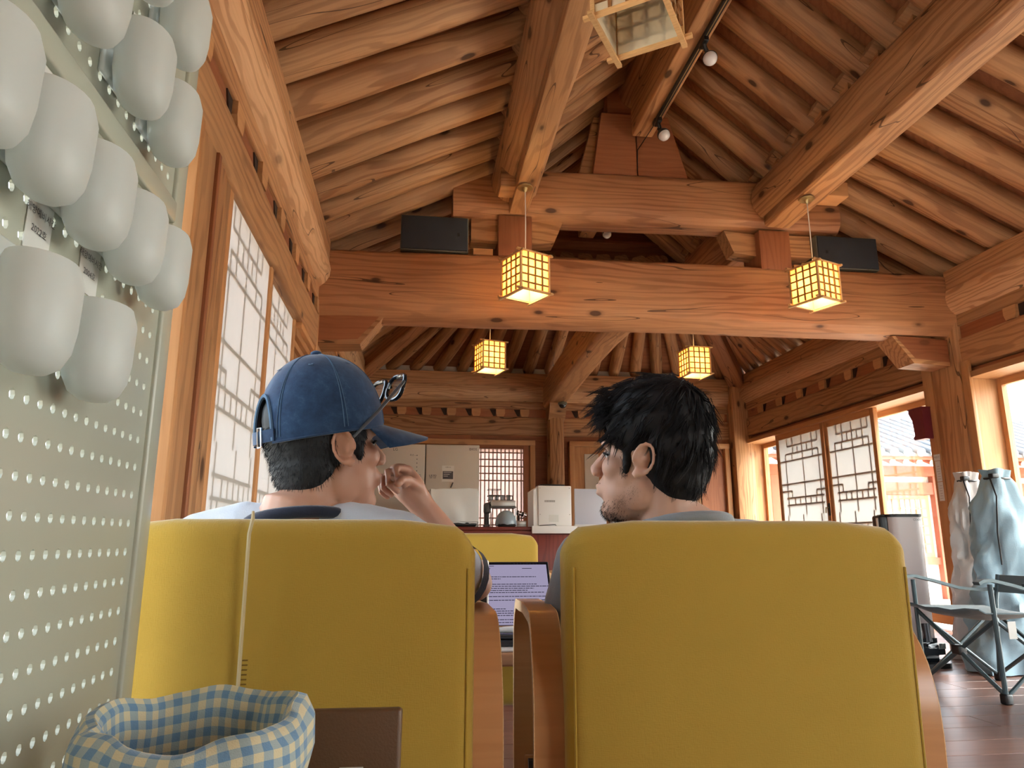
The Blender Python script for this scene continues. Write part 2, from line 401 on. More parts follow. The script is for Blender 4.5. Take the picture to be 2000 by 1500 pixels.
# hip end: fan rafters
ZE = 3.22
hipdeck = DK+.03
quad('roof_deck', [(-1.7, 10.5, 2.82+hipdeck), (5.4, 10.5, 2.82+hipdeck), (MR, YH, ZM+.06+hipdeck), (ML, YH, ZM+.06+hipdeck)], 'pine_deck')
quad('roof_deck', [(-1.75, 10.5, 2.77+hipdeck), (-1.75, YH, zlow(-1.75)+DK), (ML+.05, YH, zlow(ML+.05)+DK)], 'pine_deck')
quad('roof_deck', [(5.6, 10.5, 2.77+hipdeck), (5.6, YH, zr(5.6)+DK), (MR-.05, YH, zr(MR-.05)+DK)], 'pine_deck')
fan = []
nf = 17
for i in range(nf):
    fx = -.62+i*(4.9/(nf-1))
    t = (fx-1.85)/2.45
    hx = 1.85+(t*1.7 if abs(t) < .42 else math.copysign(.714+.30*(abs(t)-.42), t))
    a, b_ = V((fx+(fx-hx)*.25, YF+.45, 3.05)), V((hx, YH+.1, ZM))
    fan.append((a, b_, .085 if abs(t) < .42 else .08))
for s_, wx, hx in ((-1, -.86, ML+.10), (1, 4.60, MR-.10)):
    for fy in (7.75, 8.05, 8.33, 8.6, 8.86, 9.12, 9.36):
        a = V((wx+s_*.5, fy+(fy-YH)*.25, 3.02)); b_ = V((hx+s_*.1, YH+.05+(fy-7.7)*.08, ZM-.02)); fan.append((a, b_, .082))
for a, b_, r_ in fan:
    log('rafter', a, b_, r_, 'pine_rafter', ceil, seg=4, wob=.008, n=10)
timber('hip_rafter', (-1.25, YF+.45, 2.86), (ML+.05, YH, 3.94), .22, .30, 'pine_beam', ceil, c=.03)
timber('hip_rafter', (4.98, YF+.45, 2.86), (MR-.05, YH, 3.94), .22, .30, 'pine_beam', ceil, c=.03)
timber('hip_beam', (ML-.2, YH+.02, 3.75), (MR+.2, YH+.02, 3.75), .26, .30, 'pine_beam', ceil, c=.04)
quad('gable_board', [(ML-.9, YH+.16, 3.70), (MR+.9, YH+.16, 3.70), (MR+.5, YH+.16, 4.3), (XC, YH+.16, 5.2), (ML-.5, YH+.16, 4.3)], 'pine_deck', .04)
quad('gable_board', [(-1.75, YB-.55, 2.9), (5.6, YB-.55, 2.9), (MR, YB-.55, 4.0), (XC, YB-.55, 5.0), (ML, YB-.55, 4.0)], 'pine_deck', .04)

# ---- purlins and ridge (run the length of the room)
log('middle_purlin', (ML, YB-.5, 3.70), (ML, 5.36, 3.70), .195, 'pine', None, seg=14, wob=.012, n=12, label='squared round-edged middle purlin above the hanging cloth-capped side', kind='structure')
log('middle_purlin', (MR, YB-.5, 3.69), (MR, 5.36, 3.69), .20, 'pine', None, seg=14, wob=.012, n=14, label='thick log purlin crossing the upper right of the roof', kind='structure')
for x_ in (ML, MR):
    log('rear_purlin', (x_, 5.37, 3.70), (x_, YH+.2, 3.70), .19, 'pine_beam', None, seg=6, n=12, label='log purlin behind the great crossbeam on side '+('by the paper doors' if x_ == ML else 'by the windows'), kind='structure')
for x_ in (ML, MR): timber('purlin_rail', (x_-.02, 5.76, 3.455), (x_-.02, YH-.13, 3.455), .15, .13, 'pine_beam', None, label='rail under the rear purlin on the side '+('of the paper doors' if x_ == ML else 'of the windows')+', carrying a lantern', kind='structure')
bpy.data.objects['middle_purlin']['label'] = 'log purlin nearer the paper doors, with a squared rail beneath'
timber('purlin_rail', (ML+.02, YB-.5, 3.49), (ML+.02, 5.33, 3.49), .15, .16, 'pine', None, c=.01, label='squared rail under the purlin nearer the paper doors', kind='structure')
timber('purlin_rail', (MR+.01, YB-.5, 3.485), (MR+.01, 5.33, 3.485), .24, .12, 'pine', None, c=.03, label='squared rail under the thick log purlin near the windows', kind='structure')
log('ridge_log', (XC-.02, YB-.5, 4.70), (XC-.02, YH+.1, 4.70), .17, 'pine_beam', None, seg=14, label='round ridge log at the top of the roof', kind='structure')
timber('ridge_rail', (XC-.03, YB-.5, 4.36), (XC-.03, 5.30, 4.36), .18, .36, 'pine', None, c=.012, label='deep squared board under the ridge log, carrying the lamp track', kind='structure')
timber('ridge_rail', (XC-.03, 5.75, 4.36), (XC-.03, YH, 4.36), .18, .36, 'pine_beam', None, label='squared board under the ridge behind the great crossbeam', kind='structure')

# ---- the great crossbeam frame
timber('great_crossbeam', (-1.0, 5.57, 2.775), (4.75, 5.57, 2.815), .36, .57, 'pine_beam', None, c=.05, cb=.15, seg=14, bow=.012, wob=.010, label='massive rounded crossbeam spanning the whole room', kind='structure')
o = timber('upper_crossbeam', (.22, 5.55, 3.615), (3.62, 5.55, 3.665), .34, .44, 'pine_beam', None, c=.06, cb=.12, seg=8, bow=.02, wob=.01, label='shorter upper crossbeam above the great crossbeam', kind='structure')
for x_, nm in ((.735, 'queen post with hanging lantern before it, nearer the paper doors'), (3.0, 'queen post with a split, nearer the windows')):
    slab('queen_post', x_-.14, x_+.14, 5.40, 5.72, 3.07, 3.43, 'pine_red', None, 'Z', r=.008, label=nm, kind='structure')
# corbels under the upper beam, carved with a slant
for s_, x_ in ((1, .735), (-1, 3.0)):
    lab = 'slant-cut corbel block beside the queen post nearer the '+('paper doors' if s_ == 1 else 'windows')
    MB().prism([(x_+s_*.14, 3.42), (x_+s_*.42, 3.44), (x_+s_*.34, 3.24), (x_+s_*.14, 3.22)], 5.48, 5.64).build('corbel', 'pine', None, label=lab, kind='structure')
    MB().prism([(x_-s_*.14, 3.42), (x_-s_*.36, 3.42), (x_-s_*.36, 3.22), (x_-s_*.14, 3.22)], 5.46, 5.64).build('corbel', 'pine', None, label='square corbel block outside the queen post nearer the '+('paper doors' if s_ == 1 else 'windows'), kind='structure')
    slab('spacer_block', min(x_-s_*.18, x_-s_*.34), max(x_-s_*.18, x_-s_*.34), 5.44, 5.6, 3.085, 3.14, 'pine_frame', None, 'X', label='small pale block on the great crossbeam outside the queen post nearer the '+('paper doors' if s_ == 1 else 'windows'), kind='structure')
# lamp blocks at the purlin ends
slab('lamp_block', ML-.17, ML+.0, 4.93, 5.12, 3.44, 3.62, 'pine', None, 'X', r=.004, label='small squared block beside the rail, above the lantern nearer the paper doors', kind='structure')
slab('lamp_block', MR+.1, MR+.3, 4.75, 4.92, 3.44, 3.56, 'pine_frame', None, 'X', r=.004, label='small pale block beside the log purlin above the lantern near the windows', kind='structure')
# king post: stacked boards
kp = thing('king_post', 'tapered king post of stacked boards under the ridge', None, (XC, 5.5, 3.9), kind='structure')
MB().prism([(1.41, 3.86), (1.80, 3.86), (1.80, 4.46), (1.50, 4.46)], 5.42, 5.62).build('board', 'pine_red', kp)
MB().prism([(1.81, 3.86), (2.26, 3.86), (2.10, 4.46), (1.81, 4.46)], 5.42, 5.62).build('board', 'pine_red', kp)
slab('board', 1.56, 2.02, 5.44, 5.62, 4.47, 4.80, 'pine_red', kp, 'X', r=.006)
MB().prism([(1.30, 3.87), (1.42, 3.87), (1.52, 4.46), (1.45, 4.46)], 5.50, 5.60).build('brace', 'pine', kp)
# corbels (ends of the great crossbeam) on the columns
def big_corbel(x0, x1, s_, lab):
    c_ = thing('beam_corbel', lab, None, (x0, 5.55, 2.33), kind='structure')
    MB().prism([(x0, 2.52), (x1, 2.54), (x1-s_*.17, 2.34), (x0, 2.32)], 5.46, 5.68).build('block', 'pine_red', c_)
    MB().prism([(x0, 2.32), (x1-s_*.17, 2.34), (x1, 2.54), (x1+s_*.03, 2.535), (x1-s_*.15, 2.30), (x0, 2.285)], 5.46, 5.68).build('pale_edge', 'pine', c_)
big_corbel(-.80, -.33, 1, 'slant-ended corbel under the great crossbeam by the paper doors')
big_corbel(4.56, 4.07, -1, 'slant-ended corbel under the great crossbeam by the windows')
slab('column', -1.05, -.80, 5.42, 5.74, 0, 2.55, 'pine', None, 'Z', r=.02, label='square column by the paper doors under the great crossbeam', kind='structure')
slab('column', 4.58, 4.94, 5.40, 5.74, 0, 3.0, 'pine', None, 'Z', r=.03, label='wide square column between the two right-hand openings', kind='structure')

# ---- wall timbers shared by the three visible walls
def wall_timbers(root, p0, p1, inn, block_at, head=True):
    """p0->p1 along the wall at the inner face; inn = unit vector into the room"""
    p0, p1, inn = V(p0), V(p1), V(inn); d = (p1-p0).normalized()
    def at(off, z): return p0-inn*off+V((0, 0, z)), p1-inn*off+V((0, 0, z))
    a, b_ = at(.03, 3.035); timber('purlin_board', a, b_, .14, .185, 'pine', root, c=.008)
    a, b_ = at(.11, 2.875); log('purlin_log', a, b_, .165, 'pine_log', root, seg=16, wob=.010, n=18)
    a, b_ = at(.085, 2.685); timber('purlin_support', a, b_, .12, .115, 'pine', root)
    a, b_ = at(.075, 2.575); timber('infill_board', a, b_, .05, .13, 'pine_red', root, c=.002)
    a, b_ = at(.12, 2.385); timber('lintel', a, b_, .20, .26, 'pine', root, c=.02, seg=10, wob=.006)
    a, b_ = at(.14, 2.21)
    if head: timber('head_rail', a, b_, .14, .085, 'pine_red', root)
    for t in block_at:
        c_ = p0+d*t-inn*.075
        o_ = MB().prism([(-.045, -.0525), (.045, -.0525), (.062, -.01), (.062, .0525), (-.062, .0525), (-.062, -.01)], -.055, .055).build('bearing_block', 'pine_frame', root)
        x_ = d; m = Matrix((x_, V((0, 0, 1)).cross(x_), V((0, 0, 1)))).transposed().to_4x4(); m.translation = c_+V((0, 0, 2.572)); o_.matrix_basis = m
        o2 = MB().prism([(-.066, .05), (-.15, .05), (-.10, -.045), (-.066, -.045)], -.032, .032).build('shade_wedge', 'gap_and_shade', root); m2 = m.copy(); m2.translation = c_+V((0, 0, 2.572))+inn*.0; o2.matrix_basis = m2  # solid dark wedge painting in the shade next to each block
wl = thing('wall_left', 'wall with paper sliding doors, log purlin and bearing blocks', None, (XL, 4, 0), kind='structure')
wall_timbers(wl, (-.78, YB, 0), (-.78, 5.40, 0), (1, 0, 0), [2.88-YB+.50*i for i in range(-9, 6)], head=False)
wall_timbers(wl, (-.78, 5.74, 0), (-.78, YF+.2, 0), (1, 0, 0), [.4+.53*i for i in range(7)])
wr = thing('wall_right', 'wall of windows with log purlin and bearing blocks', None, (XR, 4, 0), kind='structure')
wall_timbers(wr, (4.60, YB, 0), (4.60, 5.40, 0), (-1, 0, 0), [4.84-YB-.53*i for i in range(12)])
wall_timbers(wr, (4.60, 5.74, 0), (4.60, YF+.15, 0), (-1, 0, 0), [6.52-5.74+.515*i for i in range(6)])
wf = thing('wall_far', 'far wall with stacked beams and reddish boards', None, (XC, YF, 0), kind='structure')
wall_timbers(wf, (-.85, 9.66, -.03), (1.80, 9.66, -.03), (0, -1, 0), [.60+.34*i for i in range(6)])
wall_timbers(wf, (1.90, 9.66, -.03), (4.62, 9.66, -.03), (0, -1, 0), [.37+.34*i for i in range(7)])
# plaster strips over the eaves
for x_, s_ in ((-.98, 1), (4.80, -1)):
    slab('plaster_infill', x_-.02, x_+.02, YB, YF, 3.10, 3.40, 'plaster', wl if s_ == 1 else wr, 'Y')
slab('plaster_infill', -.9, 4.7, YF+.06, YF+.10, 3.0, 3.36, 'plaster', wf, 'X')
slab('column', 1.74, 1.96, 9.42, 9.66, 0, 2.62, 'pine', None, 'Z', r=.07, label='round-edged middle column of the far wall', kind='structure')
slab('column', 4.42, 4.70, 9.50, 9.80, 0, 3.08, 'pine', None, 'Z', r=.02, label='corner column of far wall and window wall', kind='structure')
slab('column', -1.0, -.74, 9.50, 9.80, 0, 3.08, 'pine', None, 'Z', r=.02, label='corner column of far wall and paper-door wall', kind='structure')
# joist from the great crossbeam to the middle column
timber('tie_beam', (1.80, 5.74, 2.88), (1.85, 9.62, 2.80), .30, .38, 'pine', None, c=.05, cb=.05, seg=8, bow=.05, wob=.01, label='heavy beam running back to the middle column of the far wall', kind='structure')
MB().prism([(9.30, 2.64), (9.66, 2.64), (9.66, 2.40), (9.44, 2.42), (9.36, 2.52)], 1.74, 1.97, 'X').build('column_bracket', 'pine', None, label='carved bracket on the middle column under the heavy beam', kind='structure')

# ---- sliding paper doors
HB = [(.055, .1, .8), (.105, .1, .86), (.15, 0, 1), (.30, 0, 1), (.355, 0, .2), (.345, .76, 1), (.39, .05, .9), (.435, .05, .9)]
VB = [(.1, .0, .055), (.22, .0, .15), (.45, .0, .39), (.67, .0, .105), (.8, .0, .055), (.34, .055, .105), (.56, .055, .105), (.10, .105, .39), (.86, .105, .39), (.7, .105, .15), (.2, .355, .39), (.76, .345, .39),
      (.10, .39, .5), (.22, .39, .435), (.34, .39, .435), (.46, .39, .435), (.58, .39, .435), (.70, .39, .435), (.86, .39, .5), (.46, .435, .5)]
HB += [(1-v, 1-b, 1-a) for v, a, b in HB]; VB += [(1-u, 1-b, 1-a) for u, a, b in VB]
def shoji(name, x, out_s, y0, y1, z0, z1, lab, st=.06, sc=1.0):
    d_ = thing(name, lab, None, (x, (y0+y1)/2, z0), kind='structure')
    t = .035
    xa, xb = sorted((x-out_s*.012, x+out_s*t))
    slab('stile', xa, xb, y0, y0+st, z0, z1, 'pine_frame', d_, 'Z', r=.003)
    slab('stile', xa, xb, y1-st, y1, z0, z1, 'pine_frame', d_, 'Z', r=.003)
    slab('rail', xa, xb, y0+st, y1-st, z1-.07, z1, 'pine_frame', d_, 'Y')
    slab('rail', xa, xb, y0+st, y1-st, z0, z0+.10, 'pine_frame', d_, 'Y')
    ya, yb, za, zb = y0+st, y1-st, z0+.10, z1-.07
    pa, pb = sorted((x, x+out_s*.0012))
    xp = x+out_s*.001; MB().add([(xp, ya, za), (xp, yb, za), (xp, yb, zb), (xp, ya, zb)], [(0, 1, 2, 3)]).build('paper', 'shoji_paper', d_)
    la, lb = sorted((x+out_s*.0014, x+out_s*.020)); bw = .0085
    H = zb-za
    for (v, u0, u1) in HB:
        z_ = zb-v*H; MB().box(la, lb, ya+u0*(yb-ya), ya+u1*(yb-ya), z_-bw, z_+bw).build('lattice_bar', 'pine_frame', d_)
    for (u, v0, v1) in VB:
        y_ = ya+u*(yb-ya); MB().box(la, lb, y_-bw, y_+bw, zb-v1*H, zb-v0*H).build('lattice_bar', 'pine_frame', d_)
    return d_
shoji('door_1', -.83, -1, 2.885, 3.83, .05, 2.325, 'tall paper sliding door nearest, beside the pegboard')
shoji('door_2', -.865, -1, 3.80, 4.79, .05, 2.325, 'tall paper sliding door behind the cap, next to the column')
shoji('door_3', 4.66, 1, 7.66, 8.78, .05, 2.15, 'paper sliding door further back on the window wall')
shoji('door_4', 4.66, 1, 6.71, 7.64, .05, 2.15, 'paper sliding door nearer on the window wall')
# door pull on the two right doors
h_ = thing('door_pull', 'small dark metal latch between the two paper doors', 'door pull', (4.63, 7.66, 1.15))
MB().rbox(4.630, 4.6465, 7.645, 7.675, 1.08, 1.22, .004).build('plate', 'black_metal', h_, True)
MB().tube([(4.63, 7.66, 1.17), (4.60, 7.66, 1.17), (4.595, 7.66, 1.11)], .007).build('lever', 'brass', h_, True)
# left frame: jambs, stacked stiles and stepped head mouldings
df = thing('trim_1', 'stacked jambs and stepped head mouldings round the paper doors', None, (XL, 3, 0), kind='structure')
slab('jamb', -1.0, -.80, 2.40, 2.60, 0, 2.26, 'pine', df, 'Z', r=.006)
slab('jamb_moulding', -.96, -.785, 2.36, 2.40, 0, 2.26, 'pine_frame', df, 'Z', r=.004)
slab('jamb_moulding', -.93, -.79, 2.605, 2.64, 0, 2.26, 'pine_red', df, 'Z', r=.004)
slab('stile', -.90, -.805, 2.65, 2.765, 0, 2.26, 'pine', df, 'Z', r=.004)
slab('stile', -.90, -.815, 2.78, 2.88, 0, 2.26, 'pine', df, 'Z', r=.004)
for i, (xa, z0_, z1_) in enumerate(((-.815, 2.215, 2.262), (-.845, 2.165, 2.215), (-.875, 2.12, 2.165))):
    slab('head_moulding', -.99, xa, 4.795, 5.42, z0_, z1_, 'pine_frame', df, 'Y', r=.003)
slab('jamb', -.99, -.90, 4.80, 5.42, 0, 2.12, 'pine', df, 'Z', r=.004)
slab('jamb', -1.02, -.86, 5.74, 5.86, 0, 2.3, 'pine', df, 'Z')
# solid boarding beyond the column on the left wall
for i in range(9):
    slab('wall_board', -1.0, -.95, 5.86+i*.405, 5.86+i*.405+.398, 0, 2.2, 'pine', wl, 'Z', r=.004)

# ---- windows
def sash(name, axis, pos, a0, a1, z0, z1, lab, mull=(), st=.06, depth=.05):
    w_ = thing(name, lab, None, ((pos, (a0+a1)/2, z0) if axis == 'x' else ((a0+a1)/2, pos, z0)), kind='structure')
    def bx(nm, u0, u1, za, zb, d0, d1, mat, ax):
        if axis == 'x': slab(nm, d0, d1, u0, u1, za, zb, mat, w_, ax)
        else: slab(nm, u0, u1, d0, d1, za, zb, mat, w_, ax)
    h = depth/2
    for u in (a0, a1-st): bx('stile', u, u+st, z0, z1, pos-h, pos+h, 'pine_frame', 'Z')
    for m_ in mull: bx('mullion', m_-st/2, m_+st/2, z0, z1, pos-h, pos+h, 'pine_frame', 'Z')
    lo = 'Y' if axis == 'x' else 'X'
    bx('rail', a0+st, a1-st, z1-st, z1, pos-h*.9, pos+h*.9, 'pine_frame', lo)
    bx('rail', a0+st, a1-st, z0, z0+st*1.5, pos-h*.9, pos+h*.9, 'pine_frame', lo)
    es = [a0+st]+[e for m_ in mull for e in (m_-st/2, m_+st/2)]+[a1-st]
    for i in range(0, len(es), 2): bx('pane', es[i], es[i+1], z0+st*1.5, z1-st, pos-.002, pos+.002, 'window_glass', 'Z')
    return w_
sash('window_1', 'x', -.97, YB+.05, 2.36, .05, 2.25, 'wide glass doors behind the pegboard', mull=(-.5, 1.0))
sash('window_2', 'x', 4.90, 5.90, 9.62, .05, 2.15, 'glass doors behind the two paper doors on the window wall', mull=(7.66,))
sash('window_3', 'x', 4.90, .6, 5.36, .05, 2.15, 'wide window near the folding chairs', mull=(3.3,))
for a, b_ in ((9.60, 9.66), (5.74, 5.84), (5.345, 5.40), (.5, .6)):
    slab('jamb', 4.60, 4.96, a, b_, 0, 2.17, 'pine_frame', wr, 'Z')
slab('casing', 4.585, 4.62, 5.74, 5.86, 0, 2.34, 'pine_frame', wr, 'Z', r=.004)
slab('casing', 4.585, 4.62, 5.30, 5.38, 0, 2.30, 'pine_frame', wr, 'Z', r=.004)
slab('head_moulding', 4.60, 4.96, 5.84, 9.6, 2.15, 2.20, 'pine_frame', wr, 'Y')
slab('head_moulding', 4.60, 4.96, .6, 5.35, 2.15, 2.20, 'pine_frame', wr, 'Y')
slab('wall_board', 4.6, 4.9, YB, .5, 0, 2.2, 'pine', wr, 'Z')
wb = thing('wall_back', 'boarded wall behind the viewpoint', None, (XC, YB, 0), kind='structure')
for x0_, x1_, z0_, z1_ in ((XL-.1, 2.1, 0, 2.95), (4.3, XR+.2, 0, 2.95), (2.1, 4.3, 0, .6), (2.1, 4.3, 2.2, 2.95)):
    slab('wall_board', x0_, x1_, YB-.15, YB+.02, z0_, z1_, 'pine', wb, 'X')
sash('fill_window', 'y', YB-.06, 2.1, 4.3, .6, 2.2, 'unseen fill window added in the boarded wall behind the viewpoint', mull=(3.2,))  # unseen window, added as fill light for the chair backs

# ---- far wall below the beams
slab('wall_board', -.74, .70, 9.70, 9.75, 0, 2.25, 'pine_red', wf, 'X'); slab('wall_board', 1.42, 4.42, 9.70, 9.75, 0, 2.25, 'pine_red', wf, 'X')
slab('wall_board', .70, 1.42, 9.70, 9.75, 0, .6, 'pine_red', wf, 'X'); slab('wall_board', .70, 1.42, 9.70, 9.75, 2.03, 2.25, 'pine_red', wf, 'X')
def far_frame(x0, x1, zt, mat='pine_frame'):
    slab('door_frame', x0, x0+.07, 9.60, 9.70, 0, zt, mat, wf, 'Z', r=.004); slab('door_frame', x1-.07, x1, 9.60, 9.70, 0, zt, mat, wf, 'Z', r=.004)
    slab('door_frame', x0, x1, 9.59, 9.69, zt-.07, zt, mat, wf, 'X', r=.004)
far_frame(-.6, 1.58, 2.15)
slab('panel', 1.44, 1.51, 9.62, 9.70, .05, 2.08, 'pine_red', wf, 'Z')
far_frame(2.06, 2.70, 2.15)
slab('panel', 2.14, 2.62, 9.66, 9.70, .05, 2.08, 'pine_frame', wf, 'Z')
slab('panel_glass', 2.28, 2.48, 9.650, 9.658, 1.15, 1.98, 'plaster', wf, 'Z')
far_frame(2.74, 4.38, 2.15)
for i in range(4):
    slab('panel', 2.83+i*.375, 2.83+i*.375+.36, 9.65, 9.70, .05, 2.08, 'pine_red' if i % 2 else 'pine', wf, 'Z')
# lattice window beside the fridge
lw = thing('window_5', 'fine wooden lattice window over pink-white paper beside the fridge', None, (1.1, 9.65, 1), kind='structure')
X0, X1, Z0, Z1 = .70, 1.42, .6, 2.03
MB().add([(X0, 9.671, Z0), (X1, 9.671, Z0), (X1, 9.671, Z1), (X0, 9.671, Z1)], [(0, 1, 2, 3)]).build('paper', 'lattice_paper', lw)
for i in range(13):
    x_ = X0+(i+.5)*(X1-X0)/13-.007; MB().box(x_, x_+.014, 9.645, 9.668, Z0, Z1).build('lattice_bar', 'lattice_wood' if 'lattice_wood' in M else wood('lattice_wood', (.34, .19, .12, 1), (.24, .12, .07, 1), knots=0, grain=.2), lw)
for z_ in (1.98, 1.885, 1.79, 1.695, 1.60, 1.10, 1.01, .92, .83, .74): MB().box(X0, X1, 9.640, 9.662, z_-.008, z_+.008).build('lattice_bar', 'lattice_wood', lw)
slab('frame', X0-.06, X0, 9.60, 9.67, Z0-.05, Z1+.05, 'pine_red', lw, 'Z'); slab('frame', X1, X1+.06, 9.60, 9.67, Z0-.05, Z1+.05, 'pine_red', lw, 'Z')
slab('frame', X0, X1, 9.60, 9.67, Z1, Z1+.06, 'pine_red', lw, 'X')
# ================================================================== LAMPS AND FITTINGS UNDER THE ROOF
def make_lantern(lit, drop):
    """square paper lantern; origin at the middle of its bottom"""
    r = thing('paper_lantern', 'x', 'lantern')
    s_, h = .122, .305; pw = .0075
    pm_ = 'lamp_paper_lit' if lit else 'lamp_paper'
    for sx in (-1, 1):
        for sy in (-1, 1):
            MB().box(sx*s_-pw, sx*s_+pw, sy*s_-pw, sy*s_+pw, .012, h-.012).build('post', 'lantern_wood', r)
    for z_ in (.004, h-.012):
        for sg in (-1, 1):
            MB().box(-s_-.035, s_+.035, sg*s_-.009, sg*s_+.009, z_, z_+.013).build('frame_stick', 'lantern_wood', r)
            MB().box(sg*s_-.009, sg*s_+.009, -s_-.035, s_+.035, z_-.010, z_+.003).build('frame_stick', 'lantern_wood', r)
    for k_ in range(4):
        R_ = Matrix.Rotation(k_*PI/2, 4, 'Z')
        pp = MB().box(-s_, s_, -s_+.002, -s_+.0032, .012, h-.012, R_).build('paper_panel', pm_, r)
        for i in (1, 2, 3):
            x_ = -s_+i*2*s_/4; MB().box(x_-.0058, x_+.0058, -s_-.007, -s_+.0015, .012, h-.012, R_).build('lattice_bar', 'lattice_backlit', pp)
        for i in (1, 2, 3, 4):
            z_ = i*h/5; MB().box(-s_, s_, -s_-.006, -s_+.0012, z_-.0055, z_+.0055, R_).build('lattice_bar', 'lattice_backlit', pp)
    MB().box(-s_, s_, -.008, .008, h-.006, h+.004).build('top_bar', 'lantern_wood', r)
    MB().lathe([(.018, h-.075), (.018, h-.01)], 12).build('lamp_holder', 'white_plastic', r, True)
    bl = MB().lathe([(.004, h-.185), (.02, h-.178), (.029, h-.155), (.027, h-.125), (.017, h-.09), (.014, h-.075)], 16).build('light_bulb', 'bulb_glow' if lit else 'bulb_glass', r, True)
    MB().tube([(0, 0, h), (0.003, 0, h+drop*.5), (0, 0, h+drop)], .004, 6).build('cord', 'cord_white', r, True)
    MB().lathe([(.058, drop+h-.012), (.06, drop+h-.004), (.052, drop+h)], 24).build('ceiling_rose', 'brass', r, True)
    MB().lathe([(.008, drop+h-.045), (.016, drop+h-.03), (.02, drop+h-.012)], 12).build('rose_cap', 'brass', r, True)
    return r
LG = 'square paper lanterns hanging from the roof'
lan = make_lantern(True, .565)
lan.matrix_basis = place(.735, 4.85, 2.53, math.radians(26)); tag(lan, 'lit lattice lantern in front of the queen post nearer the paper doors', 'lantern', LG)
def lamp_light(x, y, z):
    l = bpy.data.lights.new('lantern_light', 'POINT'); l.energy = .85; l.color = (1, .66, .30); l.shadow_soft_size = .035
    o_ = bpy.data.objects.new('lantern_light', l); COL.objects.link(o_); o_.location = (x, y, z+.10)
copy_tree(lan, place(2.95, 4.78, 2.545, math.radians(22)), 'lit lattice lantern hanging in front of the loudspeaker near the windows', LG)
lan2 = copy_tree(lan, place(.71, 7.2, 2.53, math.radians(16)), 'lit lantern below the great crossbeam, above the capped man\'s brim', LG)
lan3 = copy_tree(lan, place(2.95, 7.2, 2.545, math.radians(4)), 'lit lantern below the great crossbeam, just above the black-haired head', LG)
for L_ in ((.735, 4.85, 2.53), (2.95, 4.78, 2.545), (.71, 7.2, 2.53), (2.95, 7.2, 2.545)): lamp_light(*L_)
bigl = make_lantern(False, .575); bigl.matrix_basis = place(.715, 2.07, 2.53, math.radians(-34.5)); tag(bigl, 'unlit cream paper lantern cut off by the top edge of the photo', 'lantern', LG)

# lamp track and its bulbs
tr = thing('lamp_track', 'long black lamp track fixed under the ridge board', 'lamp track', (XC, 2, 4.15))
MB().box(1.84, 1.872, -1.0, 5.02, 4.150, 4.178).build('rail', 'black_metal', tr)
MB().box(1.853, 1.860, -1.0, 5.02, 4.1485, 4.1500).build('conductor', 'brass', tr)
MB().box(1.836, 1.876, 5.02, 5.08, 4.146, 4.180).build('end_cap', 'black_metal', tr)
MB().tube([(1.856, 5.06, 4.165), (1.856, 5.2, 4.172), (1.80, 5.38, 4.10), (1.80, 5.412, 3.9)], .004, 6).build('feed_cable', 'black_metal', tr, True)
def spot(y, lab, aim, x=1.856, zt=4.15, ln=.13):
    r = thing('track_spotlight', lab, 'spotlight', (x, y, zt), group='track spotlights')
    a = V(aim).normalized(); p = V((x+.035, y, zt-ln)); 
    MB().rbox(x-.018, x+.018, y-.05, y+.05, zt-.035, zt, .005).build('adapter', 'black_metal', r, True)
    MB().tube([(x, y, zt-.03), (x+.01, y, zt-.06), p-a*.06], [.016, .014, .018], 10).build('arm', 'black_metal', r, True)
    q = a.to_track_quat('Z', 'Y').to_matrix().to_4x4(); q.translation = p
    MB().lathe([(.018, -.07), (.02, -.055), (.024, -.03), (.047, -.01), (.052, .012), (.049, .016)], 20, q).build('lamp_cup', 'black_metal', r, True)
    MB().lathe([(.048, .012), (.047, .03), (.040, .048), (.026, .06), (.008, .065)], 20, q).build('bulb_dome', 'bulb_glass', r, True)
spot(4.05, 'track bulb nearer the top edge of the photo', (-.12, -.55, -.75))
spot(5.00, 'track bulb at the far end of the black track', (.25, -.35, -.8), ln=.12)
spot(7.05, 'single bulb seen between the two crossbeams', (.2, -.4, -.8), x=1.93, zt=4.19, ln=.1)

# loudspeakers on the great crossbeam
for x0, x1, lab, nx in ((-.19, .345, 'dark flat loudspeaker on the crossbeam nearer the paper doors', .26), (3.40, 3.96, 'dark flat loudspeaker on the crossbeam near the windows', 3.47)):
    r = thing('loudspeaker', lab, 'loudspeaker', ((x0+x1)/2, 5.45, 3.105), group='loudspeakers on the crossbeam')
    z0 = 3.09 if x0 < 1 else 3.118
    MB().rbox(x0-.006, x1+.006, 5.42, 5.60, z0, z0+.300, .004).build('case', 'speaker_case', r, True)
    MB().rbox(x0+.002, x1-.002, 5.408, 5.425, z0+.008, z0+.292, .004).build('grille', 'speaker_cloth', r, True)
    MB().rbox(nx, nx+.022, 5.405, 5.409, z0+.13, z0+.16, .001).build('badge', 'black_metal', r)
# dome camera on the middle column
r = thing('dome_camera', 'small dark glossy dome camera on the heavy beam end', 'camera', (1.90, 9.25, 2.62))
MB().lathe([(.055, .0), (.062, -.012), (.060, -.03), (.05, -.035)], 20, Matrix.Translation(V((1.90, 9.25, 2.625)))).build('mount', 'speaker_case', r, True)
MB().ell((1.90, 9.25, 2.592), (.05, .05, .05)).build('dome', plain('dome_glass', (.01, .01, .012, 1), .05, spec=.8), r, True)

